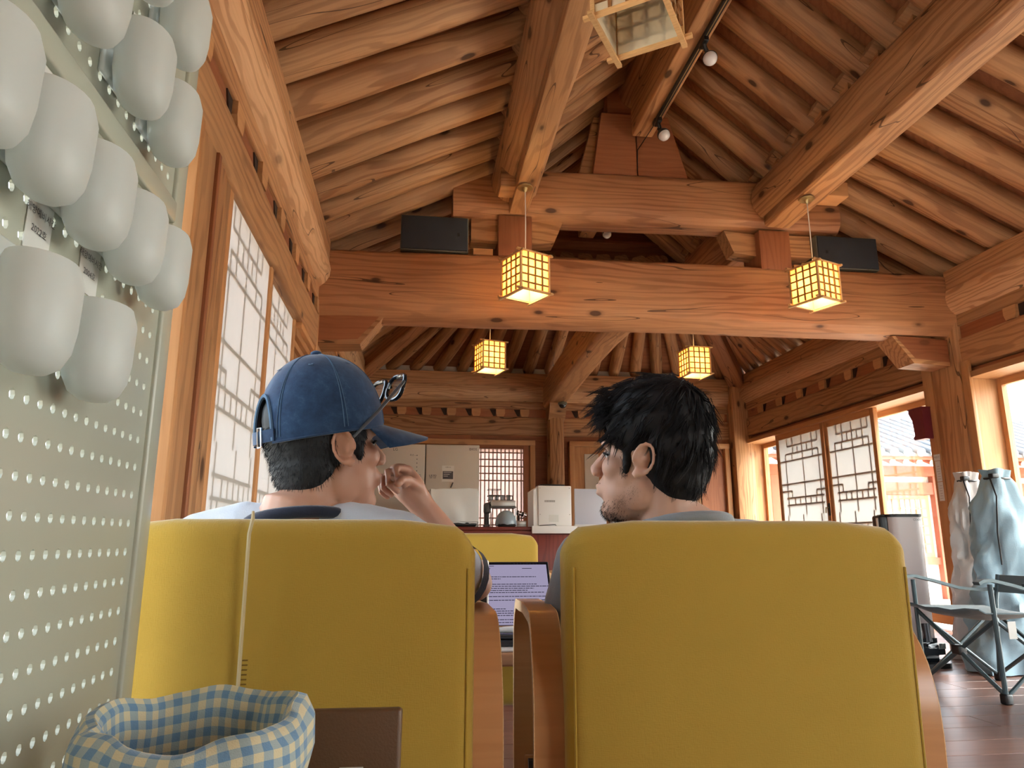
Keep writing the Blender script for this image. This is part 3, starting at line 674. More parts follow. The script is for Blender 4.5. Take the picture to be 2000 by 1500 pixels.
# ================================================================== PEGBOARD SCREEN
plain('peg_paint', (.43, .45, .37, 1), .27, spec=.6)
def frosted(name, col, a):
    b = NB(name); d = b.n('ShaderNodeBsdfPrincipled', {'Base Color': col, 'Roughness': .35}); t = b.n('ShaderNodeBsdfTranslucent', {'Color': col}); tr_ = b.n('ShaderNodeBsdfTransparent', {'Color': (.95, .97, .96, 1)})
    m1 = b.n('ShaderNodeMixShader', {0: .5, 1: d.outputs[0], 2: t.outputs[0]}); m2 = b.n('ShaderNodeMixShader', {0: a, 1: m1.outputs[0], 2: tr_.outputs[0]})
    b.t.links.new(m2.outputs[0], b.out.inputs[0]); return b.m
frosted('frosted_plastic', (.86, .89, .88, 1), .20)
plain('sticker', (.62, .63, .60, 1), .6)
plain('ink', (.05, .05, .06, 1), .7)
PX = -.36; PY0, PY1 = -.15, .985; PDY, PDZ = .0246, .0352
peg = thing('pegboard_screen', 'tall grey-green perforated metal screen beside the chairs', 'pegboard', (PX, .4, 0))
def perforated(name, y_first, ny, z_first, nz, ymin, ymax, zmin, zmax):
    """sheet with a true round hole in every cell"""
    bm = bmesh.new(); n = 8; R_ = .0048; t = .004
    def ring(y, z, rr, x): return [bm.verts.new((x, y+rr*math.cos(2*PI*(k+.5)/n), z+rr*1.15*math.sin(2*PI*(k+.5)/n))) for k in range(n)]
    for i in range(ny):
        for j_ in range(nz):
            y, z = y_first-i*PDY, z_first+j_*PDZ
            a, b_ = y-PDY/2, y+PDY/2; c, d = z-PDZ/2, z+PDZ/2
            corner = [(b_, z+.0001), (b_, d), (y, d), (a, d), (a, z), (a, c), (y, c), (b_, c)]
            # outer octagon on the cell border, matched with the hole ring
            for x_, s_ in ((PX, 1), (PX-t, -1)):
                hole = [bm.verts.new((x_, y+R_*math.cos(2*PI*k/n), z+R_*1.15*math.sin(2*PI*k/n))) for k in range(n)]
                out_ = [bm.verts.new((x_, q[0], q[1])) for q in corner]
                for k in range(n): bm.faces.new((hole[k], hole[(k+1) % n], out_[(k+1) % n], out_[k]) if s_ < 0 else (out_[k], out_[(k+1) % n], hole[(k+1) % n], hole[k]))
                if s_ == 1: h1 = hole
                else:
                    for k in range(n): bm.faces.new((h1[k], hole[k], hole[(k+1) % n], h1[(k+1) % n]))
    me = bpy.data.meshes.new(name); bm.to_mesh(me); bm.free()
    o_ = obj(name, me, 'peg_paint', peg)
    # plain margins round the perforated field
    ya, yb = y_first-(ny-.5)*PDY, y_first+.5*PDY; za, zb = z_first-.5*PDZ, z_first+(nz-.5)*PDZ
    mb = MB()
    for (p, q, r_, s_) in ((ymin, ya, zmin, zmax), (yb, ymax, zmin, zmax), (ya, yb, zmin, za), (ya, yb, zb, zmax)):
        if q-p > .0005 and s_-r_ > .0005: mb.box(PX-.004, PX, p, q, r_, s_)
    mb.build('sheet_margin', 'peg_paint', peg)
    return o_
perforated('lower_panel', .967, 45, .787-PDZ*12, 25, PY0, .995, .33, 1.242)
perforated('upper_panel', .967, 45, 1.30, 20, PY0, .995, 1.27, 2.02)
MB().rbox(PX-.02, PX+.006, .99, 1.028, .02, 2.06, .004).build('post', 'peg_paint', peg, True)
MB().rbox(PX-.02, PX+.006, PY0-.04, PY0, .02, 2.06, .004).build('post', 'peg_paint', peg, True)
MB().rbox(PX-.016, PX+.008, PY0, .992, 1.240, 1.272, .003).build('cross_rail', 'peg_paint', peg, True)
MB().rbox(PX-.016, PX+.006, PY0, .992, 2.02, 2.06, .003).build('top_rail', 'peg_paint', peg, True)
MB().rbox(PX-.016, PX+.006, PY0, .992, .29, .33, .003).build('bottom_rail', 'peg_paint', peg, True)
MB().rbox(PX-.10, PX+.05, .98, 1.03, .0, .022, .004).build('foot', 'peg_paint', peg, True)
MB().rbox(PX-.10, PX+.05, PY0-.04, PY0+.01, .0, .022, .004).build('foot', 'peg_paint', peg, True)
def make_bin():
    r = thing('hanging_bin', 'x', 'bin')
    n = 22; prof = [(.004, .0), (.018, .002), (.030, .009), (.0375, .022), (.041, .042), (.042, .083), (.036, .098)]
    inn = [(.0345, .098), (.0402, .082), (.0392, .043), (.0355, .024), (.028, .012), (.016, .005), (.003, .003)]
    mb = MB(); mb.lathe(prof+inn, n, Matrix.Diagonal(V((.72, 1.0, 1, 1))), caps=True)
    mb.build('cup', 'frosted_plastic', r, True)
    MB().rbox(-.0362, -.030, -.03, .03, .03, .118, .004).build('back_plate', 'frosted_plastic', r, True)
    for s_ in (-1, 1): MB().tube([(-.034, s_*.015, .108), (-.039, s_*.015, .112), (-.041, s_*.015, .118)], .003, 6).build('hook', 'black_metal', r, True)
    return r
BP = [(.64, 1.285, 'frosted bin above the cross rail, third from the screen\'s edge'), (.765, 1.285, 'frosted bin above the cross rail, second from the screen\'s edge'), (.87, 1.283, 'frosted bin right above the cross rail at the screen\'s edge'),
      (.87, 1.425, 'frosted bin high on the screen at its edge'), (.755, 1.43, 'frosted bin high on the screen, second from the edge'), (.63, 1.43, 'frosted bin high on the screen, third from the edge'),
      (.51, 1.098, 'frosted bin under the cross rail, cut by the photo edge'), (.605, 1.098, 'frosted bin under the cross rail, fourth from the screen\'s edge'), (.70, 1.096, 'frosted bin under the cross rail, third from the screen\'s edge'), (.795, 1.094, 'frosted bin under the cross rail, second from the screen\'s edge'), (.885, 1.094, 'frosted bin under the cross rail at the screen\'s edge'),
      (.62, .949, 'frosted bin of the lowest row, next to the photo edge'), (.742, .949, 'lowest frosted bin nearest the bare perforated part')]
pb = make_bin()
for i, (y, z, lab) in enumerate(BP):
    mw = place(PX+.037, y, z-.014)
    if i == 0: pb.matrix_basis = mw; tag(pb, lab, 'bin', 'frosted bins on the pegboard')
    else: copy_tree(pb, mw, lab, 'frosted bins on the pegboard')
def text_mesh(txt, size, align='CENTER'):
    cu = bpy.data.curves.new('text', 'FONT'); cu.body = txt; cu.size = size; cu.align_x = align; cu.align_y = 'CENTER'; cu.resolution_u = 2
    o_ = bpy.data.objects.new('text', cu); COL.objects.link(o_)
    dg = bpy.context.evaluated_depsgraph_get(); me = bpy.data.meshes.new_from_object(o_.evaluated_get(dg)); 
    bpy.data.objects.remove(o_); bpy.data.curves.remove(cu); me.materials.clear(); return me
def lettering(txt, size, mat, parent, origin, right, up, align='CENTER'):
    x, y = V(right).normalized(), V(up).normalized(); z = x.cross(y)
    m = Matrix((x, y, z)).transposed().to_4x4(); m.translation = V(origin)+z*.0006
    return obj('lettering', text_mesh(txt, size, align), mat, parent, m)
for (y, z, l1, l2, lab) in ((.672, 1.086, '해양예비시간', '2022호', 'paper sticker with two lines of print under the fourth bin'), (.778, 1.085, '해양예비시간', '2004호', 'paper sticker with two lines of print above the lowest bin'), (.651, 1.208, '비품함', '7', 'small paper sticker just under the cross rail'), (.823, 1.40, '비품', '12', 'small paper sticker between the two upper rows of bins')):
    st = MB().box(PX+.0004, PX+.0012, y-.022, y+.022, z-.026, z+.030).build('paper_sticker', 'sticker', None); tag(st, lab, 'sticker', 'stickers on the pegboard')
    lettering(l1, .0095, 'ink', st, (PX+.0013, y, z+.013), (0, 1, 0), (0, 0, 1)); lettering(l2, .0095, 'ink', st, (PX+.0013, y, z-.004), (0, 1, 0), (0, 0, 1))

# ================================================================== ARMCHAIRS
def fabric(name, col, dark, sc=700):
    b = NB(name); tc = b.n('ShaderNodeTexCoord')
    w1 = b.n('ShaderNodeTexNoise', {'Vector': b.n('ShaderNodeMapping', {'Vector': tc.outputs['Object'], 'Scale': (sc, sc*.2, sc*.2)}).outputs[0], 'Scale': 1.0, 'Detail': 1.0})
    w2 = b.n('ShaderNodeTexNoise', {'Vector': b.n('ShaderNodeMapping', {'Vector': tc.outputs['Object'], 'Scale': (sc*.2, sc*.2, sc)}).outputs[0], 'Scale': 1.0, 'Detail': 1.0})
    h = b.math('ADD', w1.outputs[0], w2.outputs[0])
    big = b.n('ShaderNodeTexNoise', {'Vector': tc.outputs['Object'], 'Scale': 9.0, 'Detail': 4.0})
    c = b.mix(b.ramp(h, [(.35, W4), (.65, K4)]), col, dark); c = b.mix(b.math('MULTIPLY', big.outputs[0], .25), c, dark)
    b.bsdf(Base_Color=c, Roughness=.85, Specular_IOR_Level=.2, Sheen_Weight=.35, Sheen_Roughness=.4, Normal=b.bump(h, .25, .002)); return b.m
fabric('mustard', (.47, .305, .05, 1), (.32, .19, .026, 1))
plain('mustard_dark', (.20, .115, .012, 1), .9)
def cushion(x0, x1, y0, y1, z0, z1, r, puff=.012):
    bm = bmesh.new(); bmesh.ops.create_cube(bm, size=1)
    for v in bm.verts: v.co = V(((x0+x1)/2+v.co.x*(x1-x0), (y0+y1)/2+v.co.y*(y1-y0), (z0+z1)/2+v.co.z*(z1-z0)))
    bmesh.ops.bevel(bm, geom=bm.edges[:], offset=r, segments=4, profile=.5, affect='EDGES')
    bmesh.ops.subdivide_edges(bm, edges=[e for e in bm.edges if e.calc_length() > .12], cuts=5, use_grid_fill=True)
    c = V(((x0+x1)/2, (y0+y1)/2, (z0+z1)/2)); h = V(((x1-x0)/2, (y1-y0)/2, (z1-z0)/2))
    for v in bm.verts:
        d = v.co-c; u = [max(-1, min(1, d[i]/h[i])) for i in range(3)]
        thin = min(range(3), key=lambda i: h[i]); w_ = 1
        for i in range(3):
            if i != thin: w_ *= (1-u[i]**2)
        v.co[thin] += puff*w_*u[thin]
    return bm
def make_chair():
    """origin on the floor under the rear face of the back; faces +Y"""
    r = thing('armchair', 'x', 'armchair')
    W = .276
    bm = cushion(-W, W, 0, .105, .30, .832, .03, .010)
    for v in bm.verts:                                    # rounder top corners, slight lean
        t = max(0, (v.co.z-.76)/.072); e = max(0, (abs(v.co.x)-(W-.075))/.075)
        v.co.z -= .030*(e**2.2)*min(1, t*1.2) if t > 0 else 0
        v.co.y -= .02*(v.co.z-.3)
    back = MB().bm(bm).build('backrest', 'mustard', r, 50); bm.free()
    pts = []
    for i in range(41):                                   # piping along the rear edge
        t = i/40; 
    MB().tube([(-W+.012, .004-.02*(z-.3), z) for z in [.33+.43*i/10 for i in range(11)]], .002, 6).build('piping', 'mustard', back, True)
    MB().tube([(W-.012, .004-.02*(z-.3), z) for z in [.33+.43*i/10 for i in range(11)]], .002, 6).build('piping', 'mustard', back, True)
    bm = cushion(-W, W, .09, .64, .27, .43, .04, .015); MB().bm(bm).build('seat', 'mustard', r, 50); bm.free()
    for s_ in (-1, 1):
        x = s_*(W+.022); path = []
        path += [(x, .09, .0), (x, .075, .12), (x, .06, .28), (x, .05, .42), (x, .048, .50)]
        for i in range(1, 9):
            a = PI/2*i/8; path.append((x, .048+.11*(1-math.cos(a)), .51+.163*math.sin(a)))
        path += [(x, .30, .675), (x, .42, .668)]
        for i in range(1, 9):
            a = PI/2*i/8; path.append((x, .50+.12*math.sin(a), .56+.106*math.cos(a)))
        path += [(x, .625, .42), (x, .615, .22), (x, .60, .0)]
        arm = MB().strip(path, .048, .020, (1, 0, 0)).build('arm_loop', 'bentwood', r, 35)
        for e_ in (-1, 1):
            MB().strip([(x+e_*.0243, p[1], p[2]) for p in path], .0012, .0204, (1, 0, 0)).build('ply_edge', 'ply_edge', arm, 35)
        MB().tube([(s_*(W-.02), .2, .34), (x, .2, .34)], .012, 8).build('bolt', 'black_metal', r, True)
        MB().tube([(s_*(W-.02), .5, .34), (x, .5, .34)], .012, 8).build('bolt', 'black_metal', r, True)
        MB().box(min(s_*(W-.03), x), max(s_*(W-.03), x), .60, .622, .30, .33).build('rail', 'bentwood', r)
    return r
CG = 'mustard armchairs round the low table'
ch = make_chair()
ch.matrix_basis = place(.505, 1.098, 0, math.radians(-4.5)); tag(ch, 'mustard fabric armchair, its back toward us, holding the black-haired man', 'armchair', CG)
ch2 = copy_tree(ch, place(-.186, 1.10, 0), 'mustard armchair with a vertical seam, holding the man in the cap', CG)
MB().tube([(-.235, 1.079-.02*(z-.3), z) for z in [.35+.46*i/8 for i in range(9)]]+[(-.235, 1.085, .832), (-.236, 1.088, .842)], [.0028]*9+[.0028, .002], 6).build('back_seam', plain('seam_thread', (.55, .45, .25, 1), .7), ch2, True)
zz = MB()
for i in range(46): zz.box(-.2325, -.2255, 1.074, 1.0775, .36+i*.0062, .3615+i*.0062)
zz.build('seam_stitches', 'mustard_dark', ch2, mw=None, kind='stuff')
copy_tree(ch, place(.235, 3.12, 0, PI), 'empty mustard armchair facing us across the low table', CG)

# ================================================================== LOW TABLE AND WHAT LIES ON IT
wood('table_top', (.45, .24, .13, 1), (.30, .14, .07, 1), knots=0, grain=.3, rough=.3, coat=.3)
plain('table_cover', (.66, .64, .60, 1), .3)
tb = thing('low_table', 'low wooden table with pale top between the armchairs', 'table', (.3, 2.1, 0))
MB().rbox(-.45, 1.05, 1.86, 2.40, .495, .528, .006).build('table_board', 'table_top', tb, True)
MB().rbox(-.44, 1.04, 1.866, 2.394, .528, .535, .003).build('glass_sheet', 'table_cover', tb, True)
for x_ in (-.38, .98):
    for y_ in (1.93, 2.33): slab('leg', x_-.03, x_+.03, y_-.03, y_+.03, 0, .495, 'table_top', tb, 'Z', r=.006)
plain('laptop_grey', (.06, .062, .07, 1), .35, metal=.6)
plain('screen_black', (.006, .006, .008, 1), .25)
emit('screen_light', (.46, .41, .60, 1), .13); emit('screen_bar', (.50, .46, .64, 1), .13); emit('screen_ink', (.06, .05, .09, 1), .06)
lp = thing('laptop', 'open dark laptop showing a pale document screen', 'laptop', (.24, 2.15, .535))
LX0, LX1 = .068, .412
MB().rbox(LX0, LX1, 1.905, 2.145, .536, .551, .005).build('base', 'laptop_grey', lp, True)
MB().rbox(LX0+.02, LX1-.02, 2.03, 2.125, .5505, .5525, .001).build('keyboard', 'screen_black', lp, True)
TL = math.radians(33); TM = Matrix.Translation(V(((LX0+LX1)/2, 2.15, .551))) @ Matrix.Rotation(-TL, 4, 'X')
hw = (LX1-LX0)/2; SH = .222
lid = MB().rbox(-hw, hw, 0, .006, .0, SH, .0028, TM).build('lid', 'laptop_grey', lp, True)
MB().rbox(-hw+.003, hw-.003, -.0008, .0005, .004, SH-.003, .0002, TM).build('bezel', 'screen_black', lid)
MB().box(-hw+.008, hw-.008, -.0016, -.0009, .012, SH-.012, TM).build('screen', 'screen_light', lid)
tx = MB(); random.seed(3)
lines = [(.168, .13, .17), (.161, .13, .06), (.150, .13, .03), (.143, .14, .16), (.136, .14, .20), (.129, .14, .15), (.122, .14, .13), (.115, .14, .18), (.102, .14, .26), (.090, .14, .28), (.062, .16, .04), (.055, .16, .07), (.048, .16, .07), (.041, .16, .08), (.028, .16, .21), (.019, .16, .19)]
for z_, x_, L_ in lines:
    x0 = -hw+x_; e = x0+L_
    while x0 < e:
        d = random.uniform(.004, .014); tx.box(x0, min(x0+d, e), -.0019, -.0017, z_-.0011, z_+.0011, TM); x0 += d+.0018
for z_ in (.066, .058, .050, .042, .034, .026): tx.box(-hw+.085, -hw+.085+random.uniform(.015, .03), -.0019, -.0017, z_-.0010, z_+.0010, TM)
for i in range(9): tx.box(hw-.11+i*.010, hw-.106+i*.010, -.0019, -.0017, SH-.0098, SH-.0072, TM)
tx.box(-hw+.1, -hw+.16, -.0019, -.0017, SH-.0265, SH-.0245, TM); tx.box(hw-.085, hw-.055, -.0019, -.0017, SH-.0265, SH-.0245, TM); tx.box(-.03, .0, -.0019, -.0017, SH-.018, SH-.0162, TM)
tx.build('screen_text', 'screen_ink', lid, kind='stuff')
ph = thing('phone', 'dark phone with metal edge lying in front of the laptop', 'phone', (.26, 1.93, .551))
PMx = place(.235, 1.955, .552, math.radians(-12))
MB().rbox(-.085, .085, -.038, .038, 0, .009, .004, PMx).build('body', 'laptop_grey', ph, True)
MB().rbox(-.082, .082, -.035, .035, .0088, .0096, .0003, PMx).build('glass', 'screen_black', ph, True)
MB().lathe([(.008, .009), (.008, .0118), (.006, .012)], 12, PMx @ Matrix.Translation(V((-.068, .02, 0)))).build('camera_lens', 'chrome' if 'chrome' in M else plain('chrome', (.8, .8, .8, 1), .12, metal=1), ph, True)
pn = thing('marker_pen', 'fat white marker pen lying on the phone', 'pen', (.26, 1.95, .562))
MB().tube([(.205, 1.965, .572), (.285, 1.945, .572)], .009, 12).build('barrel', 'white_plastic', pn, True)
MB().tube([(.285, 1.945, .572), (.297, 1.942, .572)], [.009, .004], 12).build('tip', 'white_plastic', pn, True)
MB().box(.22, .262, 1.9535, 1.957, .579, .582).build('clip', 'chrome', pn)
pho = thing('propped_tablet', 'white-edged tablet propped upright on the table behind the elbow', 'tablet', (.15, 1.885, .535))
MB().rbox(.115, .187, 1.882, 1.892, .600, .752, .008).build('body', 'white_plastic', pho, True)
MB().rbox(.120, .182, 1.879, 1.883, .606, .746, .004).build('glass', 'screen_black', pho, True)
MB().rbox(.13, .17, 1.892, 1.900, .536, .70, .003).build('stand_back', 'white_plastic', pho, True)
MB().rbox(.12, .18, 1.868, 1.902, .5355, .541, .002).build('stand_foot', 'white_plastic', pho, True)

# ================================================================== NEAR TABLE: BASKET AND MENU CASE
nt_ = thing('near_table', 'small dark wooden table at the bottom edge of the photo', 'table', (-.15, .5, 0))
MB().rbox(-.335, .03, .12, .86, .515, .545, .006).build('table_board', 'floor_wood', nt_, True)
for x_ in (-.30, .0):
    for y_ in (.16, .82): slab('leg', x_-.025, x_+.025, y_-.025, y_+.025, 0, .515, 'floor_wood', nt_, 'Z')
def gingham():
    b = NB('gingham'); uv = b.n('ShaderNodeUVMap'); sp = b.n('ShaderNodeSeparateXYZ', {0: uv.outputs[0]})
    def st(s): return b.math('GREATER_THAN', b.math('FRACT', s), .5)
    su, sv = st(sp.outputs[0]), st(sp.outputs[1]); k_ = b.math('MULTIPLY', b.math('ADD', su, sv), .5)
    col = b.ramp(k_, [(.0, (.62, .55, .34, 1)), (.25, (.62, .55, .34, 1)), (.26, (.33, .40, .40, 1)), (.75, (.33, .40, .40, 1)), (.76, (.14, .26, .40, 1))])
    tc = b.n('ShaderNodeTexCoord'); nz = b.n('ShaderNodeTexNoise', {'Vector': tc.outputs['Object'], 'Scale': 900.0, 'Detail': 1.0})
    n2 = b.n('ShaderNodeTexNoise', {'Vector': tc.outputs['Object'], 'Scale': 30.0, 'Detail': 3.0})
    b.bsdf(Base_Color=col, Roughness=.9, Specular_IOR_Level=.15, Sheen_Weight=.3, Normal=b.bump(b.math('ADD', b.math('MULTIPLY', nz.outputs[0], .15), n2.outputs[0]), .35, .008))
gingham()
def make_basket():
    r = thing('fabric_basket', 'round quilted basket of blue and cream gingham cloth', 'basket', (-.178, .665, .545))
    cx, cy = -.178, .665; n = 72
    prof = [(.070, .546), (.080, .55), (.086, .57), (.088, .590), (.087, .600), (.094, .605), (.098, .622), (.096, .640), (.090, .650), (.082, .652), (.075, .646), (.071, .63), (.072, .60), (.070, .57), (.06, .556), (.0, .552)]
    vs, fs, uvs = [], [], []
    acc = 0; vv = [0]
    for i in range(1, len(prof)): acc += math.hypot(prof[i][0]-prof[i-1][0], prof[i][1]-prof[i-1][1]); vv.append(acc)
    for i, (rr, z) in enumerate(prof):
        for k_ in range(n):
            a = 2*PI*k_/n; top = max(0, (z-.585)/.065)
            w_ = 1+.022*top*math.sin(3*a+.8)+.022*top*math.sin(7*a)+.02*mnoise.noise(V((math.cos(a)*4, math.sin(a)*4, z*20)))
            if 8 <= i <= 14: w_ += .10*top*(.5+.5*math.sin(11*a+z*30))*-1*.6
            dz = top*(.003*math.sin(2*a+1.0)+.003*math.sin(5*a)) + top*(.009+.008*math.sin(a))
            vs.append((cx+rr*w_*math.cos(a)*.97, cy+rr*w_*math.sin(a)*.88, z+dz))
    for i in range(len(prof)-1):
        for k_ in range(n): fs.append((i*n+k_, i*n+(k_+1) % n, (i+1)*n+(k_+1) % n, (i+1)*n+k_)); uvs.append([(k_*.75, vv[i]/.0075*.6), ((k_+1)*.75, vv[i]/.0075*.6), ((k_+1)*.75, vv[i+1]/.0075*.6), (k_*.75, vv[i+1]/.0075*.6)])
    me = bpy.data.meshes.new('basket'); me.from_pydata(vs, [], fs); ul = me.uv_layers.new(name='UVMap')
    for p_, u in zip(me.polygons, uvs):
        for li, q in zip(p_.loop_indices, u): ul.data[li].uv = (q[0]*.62, q[1])
    shade(me, 60); o_ = obj('cloth_body', me, 'gingham', r)
    MB().rbox(cx+.045, cx+.075, cy-.083, cy-.079, .575, .615, .0015, n=1).build('sewn_tag', 'sticker', r, True)
make_basket()
mc = thing('menu_case', 'brown leather-covered case standing behind the basket', 'menu case', (-.1, .72, .545))
plain('brown_leather', (.105, .050, .018, 1), .55, bump=.15, bscale=400)
MM = Matrix.Translation(V((-.11, .80, .545))) @ Matrix.Rotation(math.radians(-2), 4, 'Z') @ Matrix.Rotation(math.radians(-8), 4, 'X')
MB().rbox(-.10, .10, -.012, .012, 0, .086, .004, MM).build('cover', 'brown_leather', mc, True)
MB().rbox(.040, .064, -.0135, -.0118, .0, .033, .0005, MM, n=1).build('paper_tag', 'sticker', mc)
lettering('포토\n예매', .010, 'ink', mc, MM @ V((.052, -.0137, .018)), MM.to_3x3() @ V((1, 0, 0)), MM.to_3x3() @ V((0, 0, 1)))
# ================================================================== FAR END OF THE ROOM
plain('fridge_white', (.60, .58, .54, 1), .35)
plain('fridge_gap', (.02, .02, .02, 1), .6)
plain('notice_white', (.72, .72, .70, 1), .6); plain('notice_dark', (.07, .07, .09, 1), .6)
fr = thing('refrigerator', 'tall two-door white refrigerator with notices on its doors', 'refrigerator', (.08, 8.7, 0))
MB().rbox(-.53, .705, 8.36, 9.1, .02, 1.90, .01).build('body', 'fridge_white', fr, True)
FY = 8.31
dl = MB().rbox(-.53, .073, FY, 8.355, .06, 1.90, .008).build('door', 'fridge_white', fr, True)
dr = MB().rbox(.083, .705, FY, 8.355, .06, 1.90, .008).build('door', 'fridge_white', fr, True)
MB().box(.0735, .0825, 8.335, 8.35, .06, 1.895).build('door_gap', 'fridge_gap', fr)
E1, E3 = (1, 0, 0), (0, 0, 1)
lettering('LG', .045, 'notice_dark', dl, (-.27, FY-.001, 1.835), E1, E3)
lettering('DIOS', .04, 'notice_dark', dr, (.63, FY-.001, 1.85), E1, E3)
lettering('냉장', .05, 'notice_dark', dr, (.165, FY-.001, 1.525), E1, E3)
lettering('냉동', .05, 'notice_dark', dl, (-.01, FY-.001, 1.525), E1, E3)
for i in range(6): MB().lathe([(.006, 0), (.006, .001)], 10, Matrix.Translation(V((-.02, FY-.0005, 1.77-i*.045))) @ Matrix.Rotation(PI/2, 4, 'X')).build('indicator', 'notice_dark', dl)
lettering('특냉 —', .025, 'notice_dark', dl, (-.065, FY-.001, 1.77), E1, E3)
nb = MB().box(.27, .41, FY-.003, FY-.001, 1.47, 1.655).build('notice', 'notice_white', dr)
MB().box(.28, .40, FY-.0045, FY-.003, 1.50, 1.59).build('dark_panel', 'notice_dark', nb)
lettering('사용안내', .018, 'notice_dark', nb, (.34, FY-.0035, 1.635), E1, E3)
for i in range(3): MB().box(.29, .38-.02*i, FY-.0052, FY-.0046, 1.575-i*.022, 1.58-i*.022).build('print_line', 'notice_white', nb)
MB().tube([(.40, FY-.008, 1.46), (.375, FY-.008, 1.40)], .006, 8).build('pen', 'black_metal', dr, True)
# ---- counter
ct = thing('serving_counter', 'dark red wooden serving counter across the far end', 'counter', (1.0, 7.2, 0))
slab('counter_front', -.62, 3.1, 7.04, 7.08, 0, .865, 'mahogany', ct, 'X')
slab('counter_side', -.62, -.58, 7.08, 7.55, 0, .865, 'mahogany', ct, 'Z'); slab('counter_side', 3.06, 3.1, 7.08, 7.55, 0, .865, 'mahogany', ct, 'Z')
slab('counter_band', -.64, 3.12, 7.025, 7.06, .865, .90, 'mahogany', ct, 'X', r=.003)
slab('worktop', -.66, 3.14, 7.0, 7.6, .90, .935, 'mahogany', ct, 'X', r=.004)
for i in range(5): slab('front_board', -.60+i*.74, -.60+i*.74+.733, 7.022, 7.04, .10, .86, 'mahogany', ct, 'Z', r=.003)
CZ = .935
plain('cloth_white', (.70, .72, .70, 1), .9, bump=.25, bscale=25)
def drape(name, x0, x1, y0, y1, z0, z1, parent, mat, r=.015, amp=.012, seed=1):
    bm = bmesh.new(); bmesh.ops.create_cube(bm, size=1)
    for v in bm.verts: v.co = V(((x0+x1)/2+v.co.x*(x1-x0), (y0+y1)/2+v.co.y*(y1-y0), (z0+z1)/2+v.co.z*(z1-z0)))
    bmesh.ops.bevel(bm, geom=bm.edges[:], offset=r, segments=2, affect='EDGES')
    bmesh.ops.subdivide_edges(bm, edges=[e for e in bm.edges if e.calc_length() > .05], cuts=9, use_grid_fill=True)
    for v in bm.verts:
        t = (z1-v.co.z)/(z1-z0); n_ = mnoise.noise(V((v.co.x*9+seed, v.co.y*9, v.co.z*4)))
        d = (V((v.co.x, v.co.y, 0))-V(((x0+x1)/2, (y0+y1)/2, 0)))
        if d.length > 1e-4: v.co += d.normalized()*amp*n_*(.4+t)
        v.co.z += amp*.5*n_
    o_ = MB().bm(bm).build(name, mat, parent, 60); bm.free(); return o_
cm = thing('covered_machine', 'boxy machine under a white cloth on the counter', 'machine', (.35, 7.3, CZ))
MB().rbox(.13, .58, 7.12, 7.50, CZ, CZ+.05, .02).build('machine_base', 'black_metal', cm, True)
drape('dust_cloth', .11, .605, 7.10, 7.52, CZ+.035, 1.305, cm, 'cloth_white', amp=.024)
# coffee station
plain('steel', (.45, .43, .40, 1), .3, metal=.8); plain('steel_dark', (.12, .11, .10, 1), .4, metal=.5)
cs = thing('coffee_stand', 'metal coffee stand with wire trays on the counter', 'coffee stand', (.85, 7.35, CZ))
MB().rbox(.735, .985, 7.22, 7.46, 1.14, 1.20, .006).build('upper_deck', 'steel', cs, True)
MB().rbox(.730, .99, 7.20, 7.47, 1.125, 1.138, .003).build('deck_rail', 'steel_dark', cs, True)
for x_ in (.735, .985):
    for y_ in (7.23, 7.45): MB().tube([(x_, y_, CZ), (x_, y_, 1.14)], .007, 8).build('leg', 'steel', cs, True)
MB().rbox(.675, .735, 7.25, 7.42, 1.07, 1.18, .02).build('grinder_head', 'steel_dark', cs, True)
MB().tube([(.70, 7.33, CZ), (.70, 7.33, 1.08)], .022, 12).build('grinder_stem', 'steel_dark', cs, True)
MB().rbox(.67, .73, 7.28, 7.38, CZ, CZ+.03, .006).build('grinder_base', 'steel_dark', cs, True)
for (x0, x1, z0, z1) in ((.715, .955, 1.205, 1.25), (.715, .84, 1.25, 1.315)):
    w_ = None
    for z_ in (z0+.004, z1): 
        for (a, b_) in (((x0, 7.26, z_), (x1, 7.26, z_)), ((x0, 7.42, z_), (x1, 7.42, z_)), ((x0, 7.26, z_), (x0, 7.42, z_)), ((x1, 7.26, z_), (x1, 7.42, z_))):
            MB().tube([a, b_], .0035, 6).build('tray_wire', 'steel_dark', cs, True)
    for i in range(5):
        x_ = x0+i*(x1-x0)/4; MB().tube([(x_, 7.26, z0), (x_, 7.26, z1)], .003, 6).build('tray_wire', 'steel_dark', cs, True)
def make_glass(): return None
frosted('clear_plastic', (.55, .62, .66, 1), .55)
for i, (x_, z_, lb) in enumerate(((.745, 1.206, 'glass cup in the lower wire tray, first from the fridge side'), (.805, 1.206, 'glass cup in the lower wire tray, second from the fridge side'), (.865, 1.206, 'glass cup in the lower wire tray, third from the fridge side'), (.925, 1.206, 'glass cup in the lower wire tray, nearest the white box'))):
    g_ = thing('glass_cup', lb, 'cup', (x_, 7.34, z_), group='glass cups in the wire tray')
    MB().lathe([(.02, 0), (.023, .055), (.0215, .055), (.0185, .004)], 14, Matrix.Translation(V((x_, 7.34, z_)))).build('cup_wall', 'clear_plastic', g_, True)
    MB().lathe([(.0225, .045), (.0225, .05)], 14, Matrix.Translation(V((x_, 7.34, z_+.006)))).build('rim', 'steel', g_, True)
cap_ = thing('display_cap', 'grey cap under clear film standing on the counter', 'cap', (.87, 7.15, CZ))
bm = bmesh.new(); bmesh.ops.create_uvsphere(bm, u_segments=20, v_segments=12, radius=1)
for v in bm.verts: v.co = V((.875+v.co.x*.108, 7.13+v.co.y*.10, CZ+.03+max(v.co.z, -.15)*.135)); v.co += V((1, 1, 1))*0.008*mnoise.noise(v.co*22)
MB().bm(bm).build('crown', plain('cap_grey', (.27, .33, .37, 1), .35), cap_, 60); bm.free()
